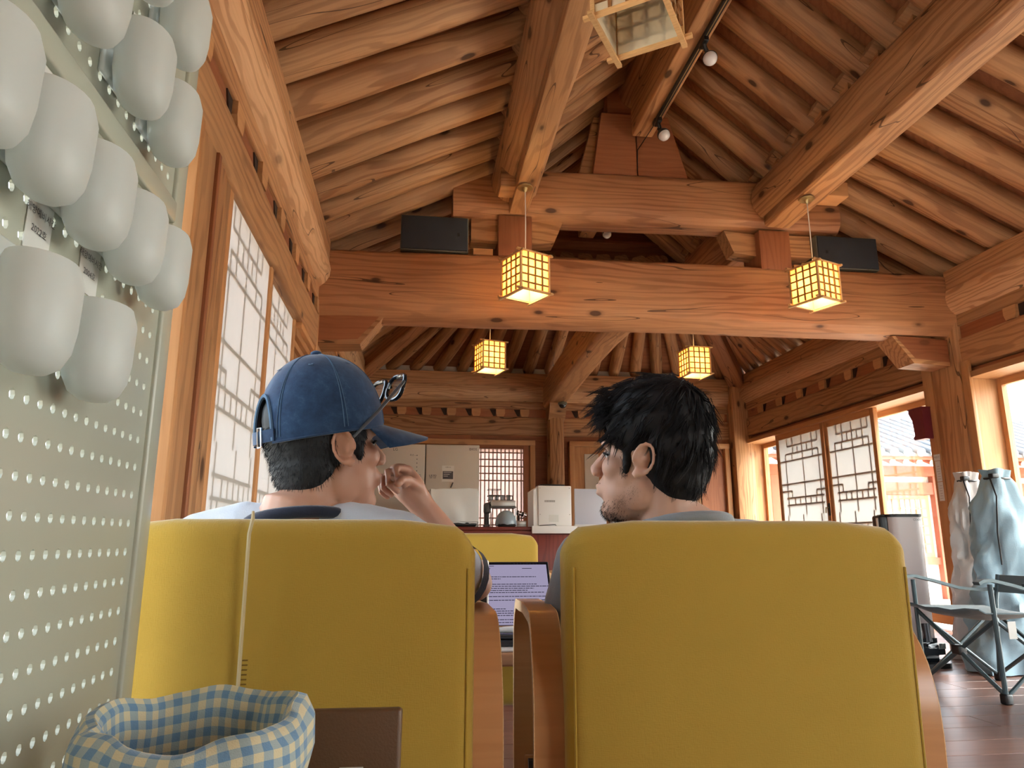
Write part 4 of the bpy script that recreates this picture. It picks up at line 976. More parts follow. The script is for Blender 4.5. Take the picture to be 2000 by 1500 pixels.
MB().lathe([(.085, 0), (.095, .012), (.08, .035), (.03, .045)], 20, Matrix.Translation(V((.875, 7.08, CZ+.001))) @ Matrix.Diagonal(V((1, .55, 1, 1)))).build('brim', 'black_metal', cap_, True)
br = thing('bottle_row', 'short row of small dark lidded jars lying by the coffee stand', 'jar rack', (1.05, 7.3, 1.06))
MB().rbox(.99, 1.10, 7.26, 7.36, CZ, 1.0, .005).build('carton', 'steel', br, True)
MB().box(.995, 1.095, 7.258, 7.262, .965, .968).build('carton_seam', 'steel_dark', br)
MB().tube([(1.03, 7.32, 1.0), (1.03, 7.32, 1.075)], .01, 8).build('stem', 'steel_dark', br, True)
for i in range(4): MB().tube([(1.0+i*.027, 7.29, 1.085-i*.008), (1.022+i*.027, 7.29, 1.078-i*.008)], .024, 12).build('jar', 'chrome' if i % 2 else 'steel_dark', br, True)
# white ice machine, tray, board
im = thing('ice_machine', 'white box-shaped machine with black top standing on a white tray', 'machine', (1.33, 7.3, CZ))
MB().prism([(1.15, .945), (1.53, .945), (1.53, 1.34), (1.22, 1.345), (1.15, 1.30)], 7.12, 7.50).build('housing', 'white_plastic', im)
MB().rbox(1.195, 1.535, 7.105, 7.125, .945, 1.343, .012).build('rear_panel', 'white_plastic', im, True)
MB().rbox(1.23, 1.48, 7.16, 7.46, 1.34, 1.362, .006).build('top_lid', 'black_metal', im, True)
for i in range(12): MB().box(1.262+i*.009, 1.266+i*.009, 7.1035, 7.1055, 1.18, 1.20).build('vent_slot', 'steel_dark', im)
MB().box(1.305, 1.40, 7.1030, 7.1050, .985, 1.055).build('rating_label', 'sticker', im)
for x_, z_ in ((1.215, 1.06), (1.215, 1.32), (1.515, 1.06), (1.515, 1.32)): MB().lathe([(.005, 0), (.004, .003)], 8, Matrix.Translation(V((x_, 7.105, z_))) @ Matrix.Rotation(PI/2, 4, 'X')).build('screw', 'steel', im)
ty = thing('white_tray', 'white tray overhanging the counter front under the white machine', 'tray', (1.33, 7.1, .86))
MB().rbox(1.11, 1.56, 6.965, 6.995, .872, .944, .003).build('front_lip', 'white_plastic', ty, True)
MB().rbox(1.11, 1.56, 6.99, 7.10, .9365, .944, .002).build('shelf', 'white_plastic', ty, True)
MB().tube([(1.19, 7.02, .948), (1.27, 7.0, .953), (1.345, 6.99, .958), (1.352, 6.985, .946)], .004, 6).build('power_cord', 'black_metal', ty, True)
wb_ = thing('white_board', 'plain pale board standing on the counter beside the white machine', 'board', (1.75, 7.2, CZ))
MB().rbox(1.575, 1.90, 7.14, 7.155, .96, 1.318, .002).build('sheet', plain('board_blue', (.56, .58, .66, 1), .4), wb_, True)
MB().prism([(7.155, CZ), (7.28, CZ), (7.155, 1.2)], 1.72, 1.735, 'X').build('prop', 'white_plastic', wb_)
MB().rbox(1.57, 1.905, 7.135, 7.16, CZ, .962, .003).build('foot', 'white_plastic', wb_, True)
bx_ = thing('red_box', 'small red and white carton on the counter by the bearded chin', 'carton', (2.02, 7.2, CZ))
MB().rbox(1.97, 2.03, 7.15, 7.25, CZ, 1.04, .003).build('sleeve', 'white_plastic', bx_, True); MB().rbox(2.03, 2.20, 7.15, 7.25, CZ, 1.03, .003).build('carton', plain('red_card', (.30, .02, .03, 1), .5), bx_, True)

# ================================================================== BY THE WINDOW WALL
plain('tower_white', (.66, .62, .62, 1), .35)
vt = thing('vacuum_tower', 'tall white stand with a black cordless vacuum docked on it', 'vacuum cleaner', (3.42, 4.7, 0))
def rrect(hx, hy, r, n=5):
    out_ = []
    for (cx, cy, a0) in ((hx-r, hy-r, 0), (-hx+r, hy-r, PI/2), (-hx+r, -hy+r, PI), (hx-r, -hy+r, 1.5*PI)):
        out_ += [(cx+r*math.cos(a0+PI/2*i/n), cy+r*math.sin(a0+PI/2*i/n)) for i in range(n+1)]
    return out_
VM = place(3.42, 4.78, 0, math.radians(-12))
MB().prism(rrect(.115, .12, .06), .03, .965, 'Z', VM).build('tower', 'tower_white', vt, 40)
MB().prism(rrect(.12, .125, .06), .965, .985, 'Z', VM).build('top_cap', 'black_metal', vt, 40)
MB().prism(rrect(.145, .15, .04), .0, .03, 'Z', VM).build('foot', 'black_metal', vt, 40)
MB().rbox(-.165, -.105, -.08, .06, .80, .978, .015, VM).build('vacuum_body', 'black_metal', vt, True)
MB().rbox(-.172, -.160, -.055, -.025, .86, .96, .004, VM).build('handle_trim', 'white_plastic', vt, True)
MB().tube([VM @ V(p) for p in ((-.14, -.04, .80), (-.13, -.05, .62), (-.125, -.06, .40), (-.115, -.08, .06))], [.03, .016, .015, .02], 10).build('wand', 'black_metal', vt, True)
MB().rbox(-.155, -.06, -.20, -.06, .002, .05, .012, VM).build('floor_head', 'black_metal', vt, True)
MB().lathe([(.04, .05), (.045, .10), (.04, .16), (.02, .17)], 14, VM @ Matrix.Translation(V((-.165, -.02, .02)))).build('dust_cup', 'laptop_grey', vt, True)
lettering('CODE', .02, 'ink', vt, VM @ V((.07, -.1205, .945)), VM.to_3x3() @ V((1, 0, 0)), V((0, 0, 1)))
mp = thing('mop_head', 'black rounded wet-mop head on the floor beside the white tower', 'mop head', (3.5, 4.4, 0))
MH = place(3.30, 4.50, 0, math.radians(8))
bm = bmesh.new(); bmesh.ops.create_cube(bm, size=1)
for v in bm.verts: v.co = V((v.co.x*.30, v.co.y*.13, .03+.075+v.co.z*.15))
bmesh.ops.bevel(bm, geom=bm.edges[:], offset=.055, segments=5, affect='EDGES'); MB().bm(bm, MH).build('housing', plain('gloss_black', (.012, .014, .017, 1), .12), mp, 50); bm.free()
MB().prism(rrect(.155, .075, .05), .002, .032, 'Z', MH).build('pad', 'black_metal', mp, 40)
MB().tube([MH @ V(p) for p in ((.03, .0, .16), (.03, 0, .20), (.035, .01, .27))], [.028, .022, .026], 12).build('neck', 'laptop_grey', mp, True)
MB().rbox(.045, .10, -.069, -.064, .12, .155, .002, MH).build('badge', 'chrome', mp, True)
# folding chairs
fabric('camp_fabric', (.11, .15, .165, 1), (.07, .10, .115, 1), 500); plain('camp_frame', (.055, .085, .095, 1), .4, metal=.2)
def make_camp():
    """origin on the floor at the middle; faces -X"""
    r = thing('folding_chair', 'x', 'chair')
    ya, yb = -.26, .26; xf, xb = -.27, .25
    for y_ in (ya, yb):
        MB().tube([(xf, y_, .012), (xf-.005, y_, .58)], .012, 8).build('front_post', 'camp_frame', r, True)
        MB().tube([(xb, y_, .012), (xb+.05, y_, .45), (xb+.09, y_, .60)], .012, 8).build('back_post', 'camp_frame', r, True)
        MB().strip([(xf-.09, y_, .585), (xf-.06, y_, .598), (xf, y_, .600), (xf+.12, y_, .575), (xf+.3, y_, .53), (xf+.45, y_, .515), (xb+.05, y_, .52)], .04, .016, (0, 1, 0)).build('armrest', 'camp_frame', r, 35)
        MB().tube([(xf, y_, .03), (xb+.02, y_, .40)], .010, 8).build('side_brace', 'camp_frame', r, True); MB().tube([(xb, y_, .03), (xf, y_, .40)], .010, 8).build('side_brace', 'camp_frame', r, True)
        for x_ in (xf, xb): MB().rbox(x_-.022, x_+.022, y_-.022, y_+.022, .0, .05, .008).build('foot', 'black_metal', r, True)
    for x_ in (xf, xb):
        MB().tube([(x_, ya, .04), (x_, yb, .41)], .011, 8).build('cross_brace', 'camp_frame', r, True); MB().tube([(x_+.012, yb, .04), (x_+.012, ya, .41)], .011, 8).build('cross_brace', 'camp_frame', r, True)
        MB().rbox(x_-.02, x_+.03, -.03, .03, .20, .25, .008).build('pivot', 'black_metal', r, True)
    # sagging seat cloth
    nx, ny = 14, 12; vs = []
    for t_ in (0, -.006):
        for i in range(nx+1):
            for j_ in range(ny+1):
                u, v_ = i/nx, j_/ny
                z_ = .445-.02*u-.055*math.sin(PI*v_)*(.35+.65*math.sin(PI*min(1, u*1.1)))+(.018 if i == 0 else 0)-.008*math.cos(6*PI*v_)*(1-u)*.5
                vs.append((xf-.10+u*.58, ya-.005+v_*.53, z_+t_))
    N_ = (nx+1)*(ny+1); fs = []
    for L_ in (0, N_):
        for i in range(nx):
            for j_ in range(ny): q = L_+i*(ny+1)+j_; fs.append((q, q+1, q+ny+2, q+ny+1))
    for i in range(nx):
        for q in (i*(ny+1), i*(ny+1)+ny): fs.append((q, q+ny+1, q+ny+1+N_, q+N_))
    for j_ in range(ny):
        for q in (j_, nx*(ny+1)+j_): fs.append((q, q+1, q+1+N_, q+N_))
    MB().add(vs, fs).build('seat', 'camp_fabric', r, 60)
    MB().prism([(xb+.062, .50), (xb+.070, .50), (xb+.098, .60), (xb+.090, .60)], ya, yb).build('backrest', 'camp_fabric', r)
    MB().box(xf+.06, xf+.11, ya-.012, ya-.009, .31, .395).build('white_label', 'sticker', r)
    return r
cc = make_camp(); cc.matrix_basis = place(3.20, 3.76, 0, math.radians(6)); tag(cc, 'grey-blue folding camp chair in front of the vacuum tower', 'chair', 'folding camp chairs by the windows')
copy_tree(cc, place(3.36, 3.05, 0, math.radians(6)), 'folding camp chair cut off by the photo edge, only an arm showing', 'folding camp chairs by the windows')
# tall drawstring bags
fabric('bag_blue', (.27, .38, .44, 1), (.20, .30, .36, 1), 300); fabric('bag_beige', (.52, .47, .44, 1), (.40, .36, .34, 1), 300)
def tall_bag(name, x, y, h, r0, mat, lab, seed, lean=(0, 0)):
    b_ = thing(name, lab, 'bag', (x, y, 0), group='tall cloth bags by the window')
    n, m = 40, 30; vs = []; fs = []
    for i in range(m+1):
        t = i/m; z = .004+h*t
        rr = r0*(1.22-.62*t)*(1 if t < .8 else 1-.45*((t-.8)/.2)**1.2)
        if t > .95: rr = r0*(.33+.08*(t-.95)/.05)
        for k_ in range(n):
            a = 2*PI*k_/n
            f_ = 1+.09*math.sin(5*a+seed+t*4)*(.35+t*.9)+.34*mnoise.noise(V((math.cos(a)*2.4+seed, math.sin(a)*2.4, t*7)))+.16*mnoise.noise(V((math.cos(a)*6+seed, math.sin(a)*6, t*14)))+.07*math.sin(9*a+t*9)*max(0, t-.4)
            vs.append((x+lean[0]*t+rr*f_*math.cos(a), y+lean[1]*t+rr*.62*f_*math.sin(a), z+.012*mnoise.noise(V((a, t*5, seed)))))
    fs = [(i*n+k_, i*n+(k_+1) % n, (i+1)*n+(k_+1) % n, (i+1)*n+k_) for i in range(m) for k_ in range(n)]+[tuple(range(n))[::-1], tuple(m*n+k_ for k_ in range(n))]
    MB().add(vs, fs).build('cloth_body', mat, b_, 70)
    zt = h*.955; X_, Y_ = x+lean[0]*.95, y+lean[1]*.95
    MB().tube([(X_+.37*r0*math.cos(2*PI*i/16), Y_+.25*r0*math.sin(2*PI*i/16), zt) for i in range(17)], .008, 8).build('drawstring', 'black_metal', b_, True)
    MB().tube([(X_-.36*r0, Y_-.05, zt), (X_-.42*r0, Y_-.1, zt-.12), (X_-.62*r0, Y_-.12, zt-.35), (X_-.66*r0, Y_-.13, zt-.55)], .005, 6).build('cord_end', 'black_metal', b_, True)
    MB().rbox(X_-.10, X_-.05, Y_-.09, Y_-.05, zt+.0, zt+.03, .006).build('cord_lock', 'black_metal', b_, True)
tall_bag('drawstring_bag', 3.76, 4.29, 1.26, .24, 'bag_blue', 'tall light-blue drawstring bag standing behind the folding chair', 1.3, (.06, .02))
tall_bag('drawstring_bag', 4.36, 4.36, 1.32, .19, 'bag_beige', 'tall beige drawstring bag at the photo edge beside the blue one', 4.1)
tall_bag('drawstring_bag', 3.95, 4.72, 1.28, .20, 'bag_beige', 'beige drawstring bag half hidden behind the blue one', 2.2)
# red fire lamp, papers on the jamb
rl = thing('red_hanging_box', 'dark red flared box hanging on the door jamb', 'box', (4.55, 5.88, 1.85))
plain('dark_red', (.16, .018, .03, 1), .5)
MB().prism([(5.80, 1.70), (5.94, 1.70), (5.955, 1.72), (5.93, 1.74), (5.945, 1.88), (5.985, 1.95), (5.985, 1.98), (5.80, 1.98)], 4.50, 4.582, 'X').build('box', 'dark_red', rl)
MB().box(4.495, 4.585, 5.80, 5.99, 1.98, 1.99).build('lid', 'dark_red', rl)
for (z0, z1, lab, t1) in ((1.50, 1.555, 'small printed sign at the top of the window-jamb papers', '비상구'), (1.315, 1.495, 'upper paper notice on the window jamb', ''), (1.145, 1.31, 'lower paper notice on the window jamb', '')):
    p_ = MB().box(4.5815, 4.5848, 5.765 if not t1 else 5.758, 5.825 if not t1 else 5.832, z0, z1).build('paper_notice', 'notice_white', None); tag(p_, lab, 'notice')
    if t1: lettering(t1, .022, 'notice_dark', p_, (4.581, 5.795, (z0+z1)/2), (0, -1, 0), (0, 0, 1))
    else:
        for i in range(6): MB().box(4.5810, 4.5815, 5.775, 5.815-.006*(i % 3), z0+.02+i*.022, z0+.024+i*.022).build('print_line', 'steel', p_)

# ================================================================== OUTSIDE: THE HOUSE ACROSS THE YARD
plain('tile_grey', (.16, .17, .18, 1), .7, var=.3); wood('ext_red', (.36, .10, .055, 1), (.24, .06, .03, 1), knots=0, grain=.3)
nh = thing('courtyard_house', 'red-beamed tiled house across the courtyard, seen through the windows', 'building', (11, 14.5, 0))
YW = 14.6
slab('wall', 5.4, 19, YW+.05, YW+.15, -.42, 2.35, 'white_wall', nh, 'X')
for i in range(8): slab('post', 5.6+i*1.9, 5.82+i*1.9, YW-.1, YW+.1, -.42, 2.2, 'ext_red', nh, 'Z')
for z0, z1, y0 in ((1.80, 2.06, YW-.08), (2.20, 2.42, YW-.16), (.30, .45, YW-.05)): slab('beam', 5.4, 19, y0, YW+.08, z0, z1, 'ext_red', nh, 'X')
for i in range(7):
    xa = 5.95+i*1.9
    wn = slab('lattice_door', xa, xa+1.45, YW-.01, YW+.04, .45, 1.78, 'pine_frame', nh, 'Z')
    for j_ in range(2):
        xb_ = xa+.07+j_*.68; MB().box(xb_, xb_+.62, YW-.018, YW-.011, .55, 1.70).build('pane', 'tile_grey', wn)
        for k_ in range(1, 5): MB().box(xb_+k_*.124-.012, xb_+k_*.124+.012, YW-.04, YW-.019, .55, 1.70).build('lattice_bar', 'pine_frame', wn)
        for k_ in range(1, 6): MB().box(xb_, xb_+.62, YW-.036, YW-.019, .55+k_*.19-.01, .55+k_*.19+.01).build('lattice_bar', 'pine_frame', wn)
rf = quad('roof', [(5.0, 13.55, 2.52), (19.4, 13.55, 2.52), (19.4, 16.6, 3.75), (5.0, 16.6, 3.75)], 'tile_grey', .06, nh)
rs = V((0, 16.6-13.55, 3.75-2.52)); rm = sweep_mesh(circ(.085, 10), rs.length, 1, name='tile_row', smooth=50)
em = MB().lathe([(.001, -.001), (.092, 0), (.092, .02)], 12, Matrix.Rotation(-PI/2, 4, 'Y')).mesh('tile_end', 40)
lm_ = sweep_mesh(circ(.07, 10), 1.15, 1, name='eave_rafter', smooth=50); le = MB().lathe([(.001, -.001), (.071, 0), (.071, .004)], 10, Matrix.Rotation(-PI/2, 4, 'Y')).mesh('rafter_end', 40)
for i in range(47):
    x_ = 5.15+i*.305; a = V((x_, 13.5, 2.60)); mw = frame(a, a+rs)
    obj('tile_row', rm, 'tile_grey', rf, mw); obj('tile_end', em, 'tile_end_mat' if 'tile_end_mat' in M else plain('tile_end_mat', (.40, .41, .42, 1), .7), rf, mw)
    a = V((x_+.1, 13.72, 2.42)); mw = frame(a, a+rs)
    obj('eave_rafter', lm_, 'ext_red', nh, mw); obj('rafter_end', le, 'rafter_end_mat' if 'rafter_end_mat' in M else plain('rafter_end_mat', (.62, .54, .45, 1), .8), nh, mw)
slab('eave_board', 5.0, 19.4, 13.60, 13.66, 2.46, 2.56, 'ext_red', nh, 'X')
slab('ridge', 5.0, 19.4, 16.4, 16.8, 3.7, 4.0, 'tile_grey', nh, 'X', r=.06)
# ================================================================== THE TWO MEN
def skin_mat(name, col, red):
    b = NB(name); tc = b.n('ShaderNodeTexCoord')
    n1 = b.n('ShaderNodeTexNoise', {'Vector': tc.outputs['Object'], 'Scale': 14.0, 'Detail': 3.0}); n2 = b.n('ShaderNodeTexNoise', {'Vector': tc.outputs['Object'], 'Scale': 420.0, 'Detail': 2.0})
    c = b.mix(b.math('MULTIPLY', b.ramp(n1.outputs[0], [(.35, K4), (.7, W4)]), .5), col, red)
    bs = b.bsdf(Base_Color=c, Roughness=.48, Specular_IOR_Level=.4, Normal=b.bump(n2.outputs[0], .10, .001))
    bs.inputs['Subsurface Weight'].default_value = .15; bs.inputs['Subsurface Radius'].default_value = (.012, .005, .003); bs.inputs['Subsurface Scale'].default_value = 1.0
skin_mat('skin_a', (.46, .25, .17, 1), (.44, .205, .14, 1)); skin_mat('skin_b', (.52, .315, .23, 1), (.50, .26, .19, 1))
def hair_mat(name, col):
    b = NB(name); b.bsdf(Base_Color=col, Roughness=.62, Specular_IOR_Level=.22)
hair_mat('hair_black', (.010, .009, .010, 1)); hair_mat('hair_dark', (.018, .020, .024, 1))
fabric('shirt_white', (.50, .54, .60, 1), (.40, .44, .51, 1), 800); fabric('shirt_grey', (.25, .265, .28, 1), (.17, .18, .195, 1), 900)
fabric('navy_knit', (.022, .026, .045, 1), (.012, .014, .028, 1), 900); fabric('trouser', (.06, .065, .08, 1), (.035, .04, .05, 1), 600)
def denim():
    b = NB('denim'); tc = b.n('ShaderNodeTexCoord'); n1 = b.n('ShaderNodeTexNoise', {'Vector': tc.outputs['Object'], 'Scale': 38.0, 'Detail': 6.0, 'Roughness': .7})
    n2 = b.n('ShaderNodeTexNoise', {'Vector': tc.outputs['Object'], 'Scale': 700.0, 'Detail': 1.0})
    c = b.ramp(n1.outputs[0], [(.3, (.008, .024, .066, 1)), (.55, (.015, .044, .105, 1)), (.8, (.045, .095, .18, 1))])
    b.bsdf(Base_Color=c, Roughness=.85, Specular_IOR_Level=.2, Sheen_Weight=.25, Normal=b.bump(n2.outputs[0], .3, .001))
denim(); plain('denim_thread', (.065, .125, .21, 1), .9)

def remesh(mb, voxel, smooth=5, fac=.5, name='body'):
    me = mb.mesh(name); o_ = bpy.data.objects.new(name, me); COL.objects.link(o_)
    m1 = o_.modifiers.new('r', 'REMESH'); m1.mode = 'VOXEL'; m1.voxel_size = voxel; m1.use_smooth_shade = True
    m2 = o_.modifiers.new('s', 'SMOOTH'); m2.iterations = smooth; m2.factor = fac
    dg = bpy.context.evaluated_depsgraph_get(); r_ = bpy.data.meshes.new_from_object(o_.evaluated_get(dg))
    bpy.data.objects.remove(o_); bpy.data.meshes.remove(me)
    r_.polygons.foreach_set('use_smooth', [True]*len(r_.polygons)); return r_
def cap_tube(mb, pts, rad, n=14):
    pts = [V(p) for p in pts]; mb.tube(pts, rad, n)
    for p, r_ in ((pts[0], rad[0]), (pts[-1], rad[-1])): mb.ell(p, (r_*.995,)*3, 12, 8)
def head_matrix(loc, az, pitch, sc, roll=0):
    return Matrix.Translation(V(loc)) @ Matrix.Rotation(math.radians(az), 4, 'Z') @ Matrix.Rotation(-math.radians(pitch), 4, 'Y') @ Matrix.Rotation(math.radians(roll), 4, 'X') @ Matrix.Scale(sc, 4)
def add_head(mb, H, beard=0):
    E_ = lambda c, r_: mb.ell(c, r_, 20, 14, H)
    E_((-.014, 0, .035), (.090, .073, .086)); E_((.022, 0, .032), (.062, .064, .072)); E_((.028, 0, -.028), (.058, .060, .072))
    E_((.020, 0, -.062), (.060, .056, .046)); E_((.060, 0, -.096), (.026, .029, .021)); E_((.040, 0, -.084), (.040, .044, .030)); E_((.030, 0, -.06), (.055, .056, .05))
    for s_ in (-1, 1):
        E_((.052, s_*.038, -.018), (.028, .024, .026)); E_((.074, s_*.026, .026), (.014, .028, .009)); E_((.101, s_*.010, -.029), (.010, .0075, .0075))
        E_((.008, s_*.044, -.058), (.032, .014, .036))
        # ear: rim, bowl, lobe
        ec = V((-.006, s_*.074, -.004)); out_ = V((-.42, s_*.91, 0)).normalized(); up_ = V((-.20, 0, .98)).normalized(); fw = out_.cross(up_)*s_
        rim = []
        for i in range(13):
            a = math.radians(-100+i*25); rim.append(H @ (ec+up_*(.029*math.sin(a)+.002)+fw*(-.0175*math.cos(a))+out_*(.010+.006*max(0, math.cos(a)))))
        mb.tube(rim, [.0042]*13, 8)
        Q = Matrix((fw, out_, up_)).transposed().to_4x4(); Q.translation = ec+out_*.004; mb.ell((0, 0, 0), (.016, .0045, .027), 14, 8, H @ Q)
        mb.ell((0, 0, 0), (.010, .0055, .009), 12, 8, H @ Matrix.Translation(ec+out_*.010-up_*.026+fw*.004)); mb.ell((0, 0, 0), (.006, .004, .012), 10, 8, H @ Matrix.Translation(ec+out_*.009+fw*.005-up_*.002))
    mb.tube([H @ V(p) for p in ((.076, 0, .022), (.088, 0, .006), (.100, 0, -.012), (.105, 0, -.020))], [.008, .0088, .0108, .011], 10); E_((.105, 0, -.021), (.0115, .012, .0105))
    E_((.074, 0, -.055), (.022, .032, .026)); E_((.091, 0, -.0535), (.0105, .022, .0052)); E_((.089, 0, -.0665), (.0105, .019, .0062))
def strands(name, mat, parent, items, seg=4):
    """items: (root, dir, length, radius, bend vector)"""
    vs, fs = [], []
    for root, d, L_, r_, bend in items:
        p = V(root); d = V(d).normalized(); k0 = len(vs); side = d.cross(V((.3, .5, .8))).normalized(); s2 = d.cross(side)
        for i in range(seg+1):
            t = i/seg; q = p+d*L_*t+V(bend)*L_*t*t; rr = r_*(1-t*.85)
            for k_ in range(3): a = 2*PI*k_/3; vs.append(q+side*rr*math.cos(a)+s2*rr*math.sin(a))
        for i in range(seg):
            for k_ in range(3): fs.append((k0+i*3+k_, k0+i*3+(k_+1) % 3, k0+(i+1)*3+(k_+1) % 3, k0+(i+1)*3+k_))
    me = bpy.data.meshes.new(name); me.from_pydata([tuple(v) for v in vs], [], fs); me.polygons.foreach_set('use_smooth', [True]*len(me.polygons))
    return obj(name, me, mat, parent, kind='stuff')
from mathutils.bvhtree import BVHTree
def bvh_of(me): return BVHTree.FromPolygons([v.co.copy() for v in me.vertices], [tuple(p.vertices) for p in me.polygons])

def finger(mb, base, d0, curl_axis, lens, angs, r0):
    p = V(base); d = V(d0).normalized(); pts = [p.copy()]; rr = [r0]
    for L_, a in zip(lens, angs):
        d = Matrix.Rotation(math.radians(a), 3, V(curl_axis)) @ d; p = p+d*L_; pts.append(p.copy()); rr.append(rr[-1]*.92)
    cap_tube(mb, pts, rr, 8)
def hand(mb, wrist, direction, palm_n, curl, side=1, thumb_in=1.0):
    """wrist -> knuckles along direction; palm_n points out of the palm; curl: bend of each joint in degrees"""
    d = V(direction).normalized(); n_ = (V(palm_n)-d*V(palm_n).dot(d)).normalized(); s_ = d.cross(n_)*side
    w0 = V(wrist); ax = d.cross(n_)
    Q = Matrix((d, s_, n_)).transposed().to_4x4(); Q.translation = w0+d*.048
    mb.ell((0, 0, 0), (.052, .040, .016), 16, 10, Q); cap_tube(mb, [w0, w0+d*.035], [.026, .030], 12)
    for i, (o_, L_) in enumerate(((.030, .078), (.011, .088), (-.010, .082), (-.029, .066))):
        base = w0+d*.086+s_*o_*.98-d*abs(o_)*.15
        finger(mb, base-d*.012, d, ax, (L_*.46, L_*.32, L_*.26), (curl*.8, curl*1.1, curl*.8), .0088 if i < 3 else .0076)
    tb = w0+d*.022+s_*.028
    td = (d*.55+s_*.75+n_*.25*thumb_in).normalized()
    if thumb_in < 0:                                             # thumb folded over the curled fingers
        finger(mb, w0+d*.03+s_*.026+n_*.006, d*.8+s_*.25+n_*.5, ax, (.034, .028, .022), (10, 30, 25), .0105); return
    finger(mb, tb, td, (d.cross(s_))*1, (.036, .030, .024), (0, -22*side, -18*side), .0105)

def cap_crown_point(a, e, grow=0.0):
    rx, ry, rz_ = .114+grow, .092+grow, .146+grow
    # squarer crown: front panel stands up
    f_ = 1+.03*max(0, math.cos(a))*math.sin(2*e)
    return V((-.008+rx*math.cos(a)*math.cos(e)**.85*f_, ry*math.sin(a)*math.cos(e)**.85, .024+.010*math.cos(a)*(math.cos(e)**2)+(rz_*math.sin(e)**1.0 if e > 0 else rz_*e)))
def make_cap(person, H):
    cap = thing('cap_group', None, None); bpy.data.objects.remove(cap)
    na, ne = 96, 26; bm = bmesh.new(); grid = {}
    def opening(a, e):                                     # arched gap at the back
        da = abs(((a-PI+PI) % (2*PI))-PI)
        return da/.42 < 1 and e < .56*math.sqrt(max(0, 1-(da/.42)**2))+.02
    for lay, gr in ((0, 0.0), (1, -.003)):
        for i in range(na):
            for j_ in range(ne): grid[lay, i, j_] = bm.verts.new(H @ cap_crown_point(2*PI*i/na, (PI/2-.02)*j_/(ne-1), gr))
    def keep(i, j_): return not opening(2*PI*(i+.5)/na, (PI/2-.02)*(j_+.5)/(ne-1))
    for i in range(na):
        i2 = (i+1) % na
        for j_ in range(ne-1):
            if not keep(i, j_): continue
            bm.faces.new((grid[0, i, j_], grid[0, i2, j_], grid[0, i2, j_+1], grid[0, i, j_+1])); bm.faces.new((grid[1, i, j_+1], grid[1, i2, j_+1], grid[1, i2, j_], grid[1, i, j_]))
    for lay in (0, 1): bm.faces.new([grid[lay, i, ne-1] for i in range(na)])
    bmesh.ops.delete(bm, geom=[v for v in bm.verts if not v.link_faces], context='VERTS')
    me = bpy.data.meshes.new('cap'); bm.to_mesh(me); bm.free(); shade(me, 60)
    cap = obj('cap', me, 'denim', person, label='faded blue denim cap with a back strap')
    # hem, arch edging, strap and buckle
    arch = [H @ cap_crown_point(PI+da, max(.0, .56*math.sqrt(max(0, 1-(da/.42)**2))+.02), .0015) for da in [-.42+.84*i/24 for i in range(25)]]
    MB().tube(arch, .0032, 6).build('arch_edging', 'denim_thread', cap, True)
    MB().tube([H @ cap_crown_point(-PI+.42+(2*PI-.84)*i/60, .0, .0015) for i in range(61)], .0022, 6).build('hem', 'denim', cap, True)
    MB().strip([H @ (cap_crown_point(PI-.46+.92*i/14, .07, .0025)+V((0, 0, .002))) for i in range(15)], .021, .003, H.to_3x3() @ V((0, 0, 1))).build('strap', 'denim', cap, 40)
    bk = MB(); c0 = [cap_crown_point(PI+q, z_, .006) for q, z_ in ((.10, -.03), (.10, .18), (.20, .18), (.20, -.03), (.10, -.03))]
    bk.tube([H @ p for p in c0], .0018, 6); bk.build('buckle', 'chrome', cap, True)
    MB().ell((0, 0, 0), (.010, .010, .006), 14, 8, H @ Matrix.Translation(cap_crown_point(0, PI/2-.001)+V((0, 0, .003)))).build('top_button', 'denim', cap, True)
    for k_ in range(6):
        a = PI/6+k_*PI/3
        if k_ in (): continue
        lo_ = .62 if abs(a-PI) < .3 else .05
        for off in (-.03, .03):
            MB().tube([H @ cap_crown_point(a+off*(1-t), lo_+(1.5-lo_)*t, .0006) for t in [i/14 for i in range(15)]], .0007, 5).build('seam', 'denim_thread', cap, True)
    for a in (0, PI/3, 2*PI/3, PI, 4*PI/3, 5*PI/3):
        p = cap_crown_point(a, .98, .0008); nrm = (p-V((-.008, 0, .02))).normalized(); q = nrm.to_track_quat('Z', 'Y').to_matrix().to_4x4(); q.translation = p
        MB().lathe([(.0022, 0), (.0042, .0006), (.0046, 0)], 12, H @ q).build('eyelet', 'denim_thread', cap, True)
    # curved brim
    n_, m_ = 26, 8; vs = []
    for t_ in (0, -.0035):
        for i in range(n_+1):
            a = -1.12+2.24*i/n_; p0 = cap_crown_point(a, 0, .0)
            for j_ in range(m_+1):
                u = j_/m_; reach = .088*max(0, 1-(a/1.14)**4)**.5
                vs.append(H @ V((p0.x+reach*u, p0.y*(1+.24*u), p0.z+.004-.026*u-.013*(abs(a)/1.12)**2*(.25+.75*u)+t_)))
    N_ = (n_+1)*(m_+1); fs = []
    for L_ in (0, N_):
        for i in range(n_):
            for j_ in range(m_): q = L_+i*(m_+1)+j_; fs.append((q, q+1, q+m_+2, q+m_+1))
    for i in range(n_): q = i*(m_+1)+m_; fs.append((q, q+m_+1, q+m_+1+N_, q+N_)); q = i*(m_+1); fs.append((q, q+m_+1, q+m_+1+N_, q+N_))
    for j_ in range(m_):
        for q in (j_, n_*(m_+1)+j_): fs.append((q, q+1, q+1+N_, q+N_))
    MB().add(vs, fs).build('brim', 'denim', cap, 60)
    return cap
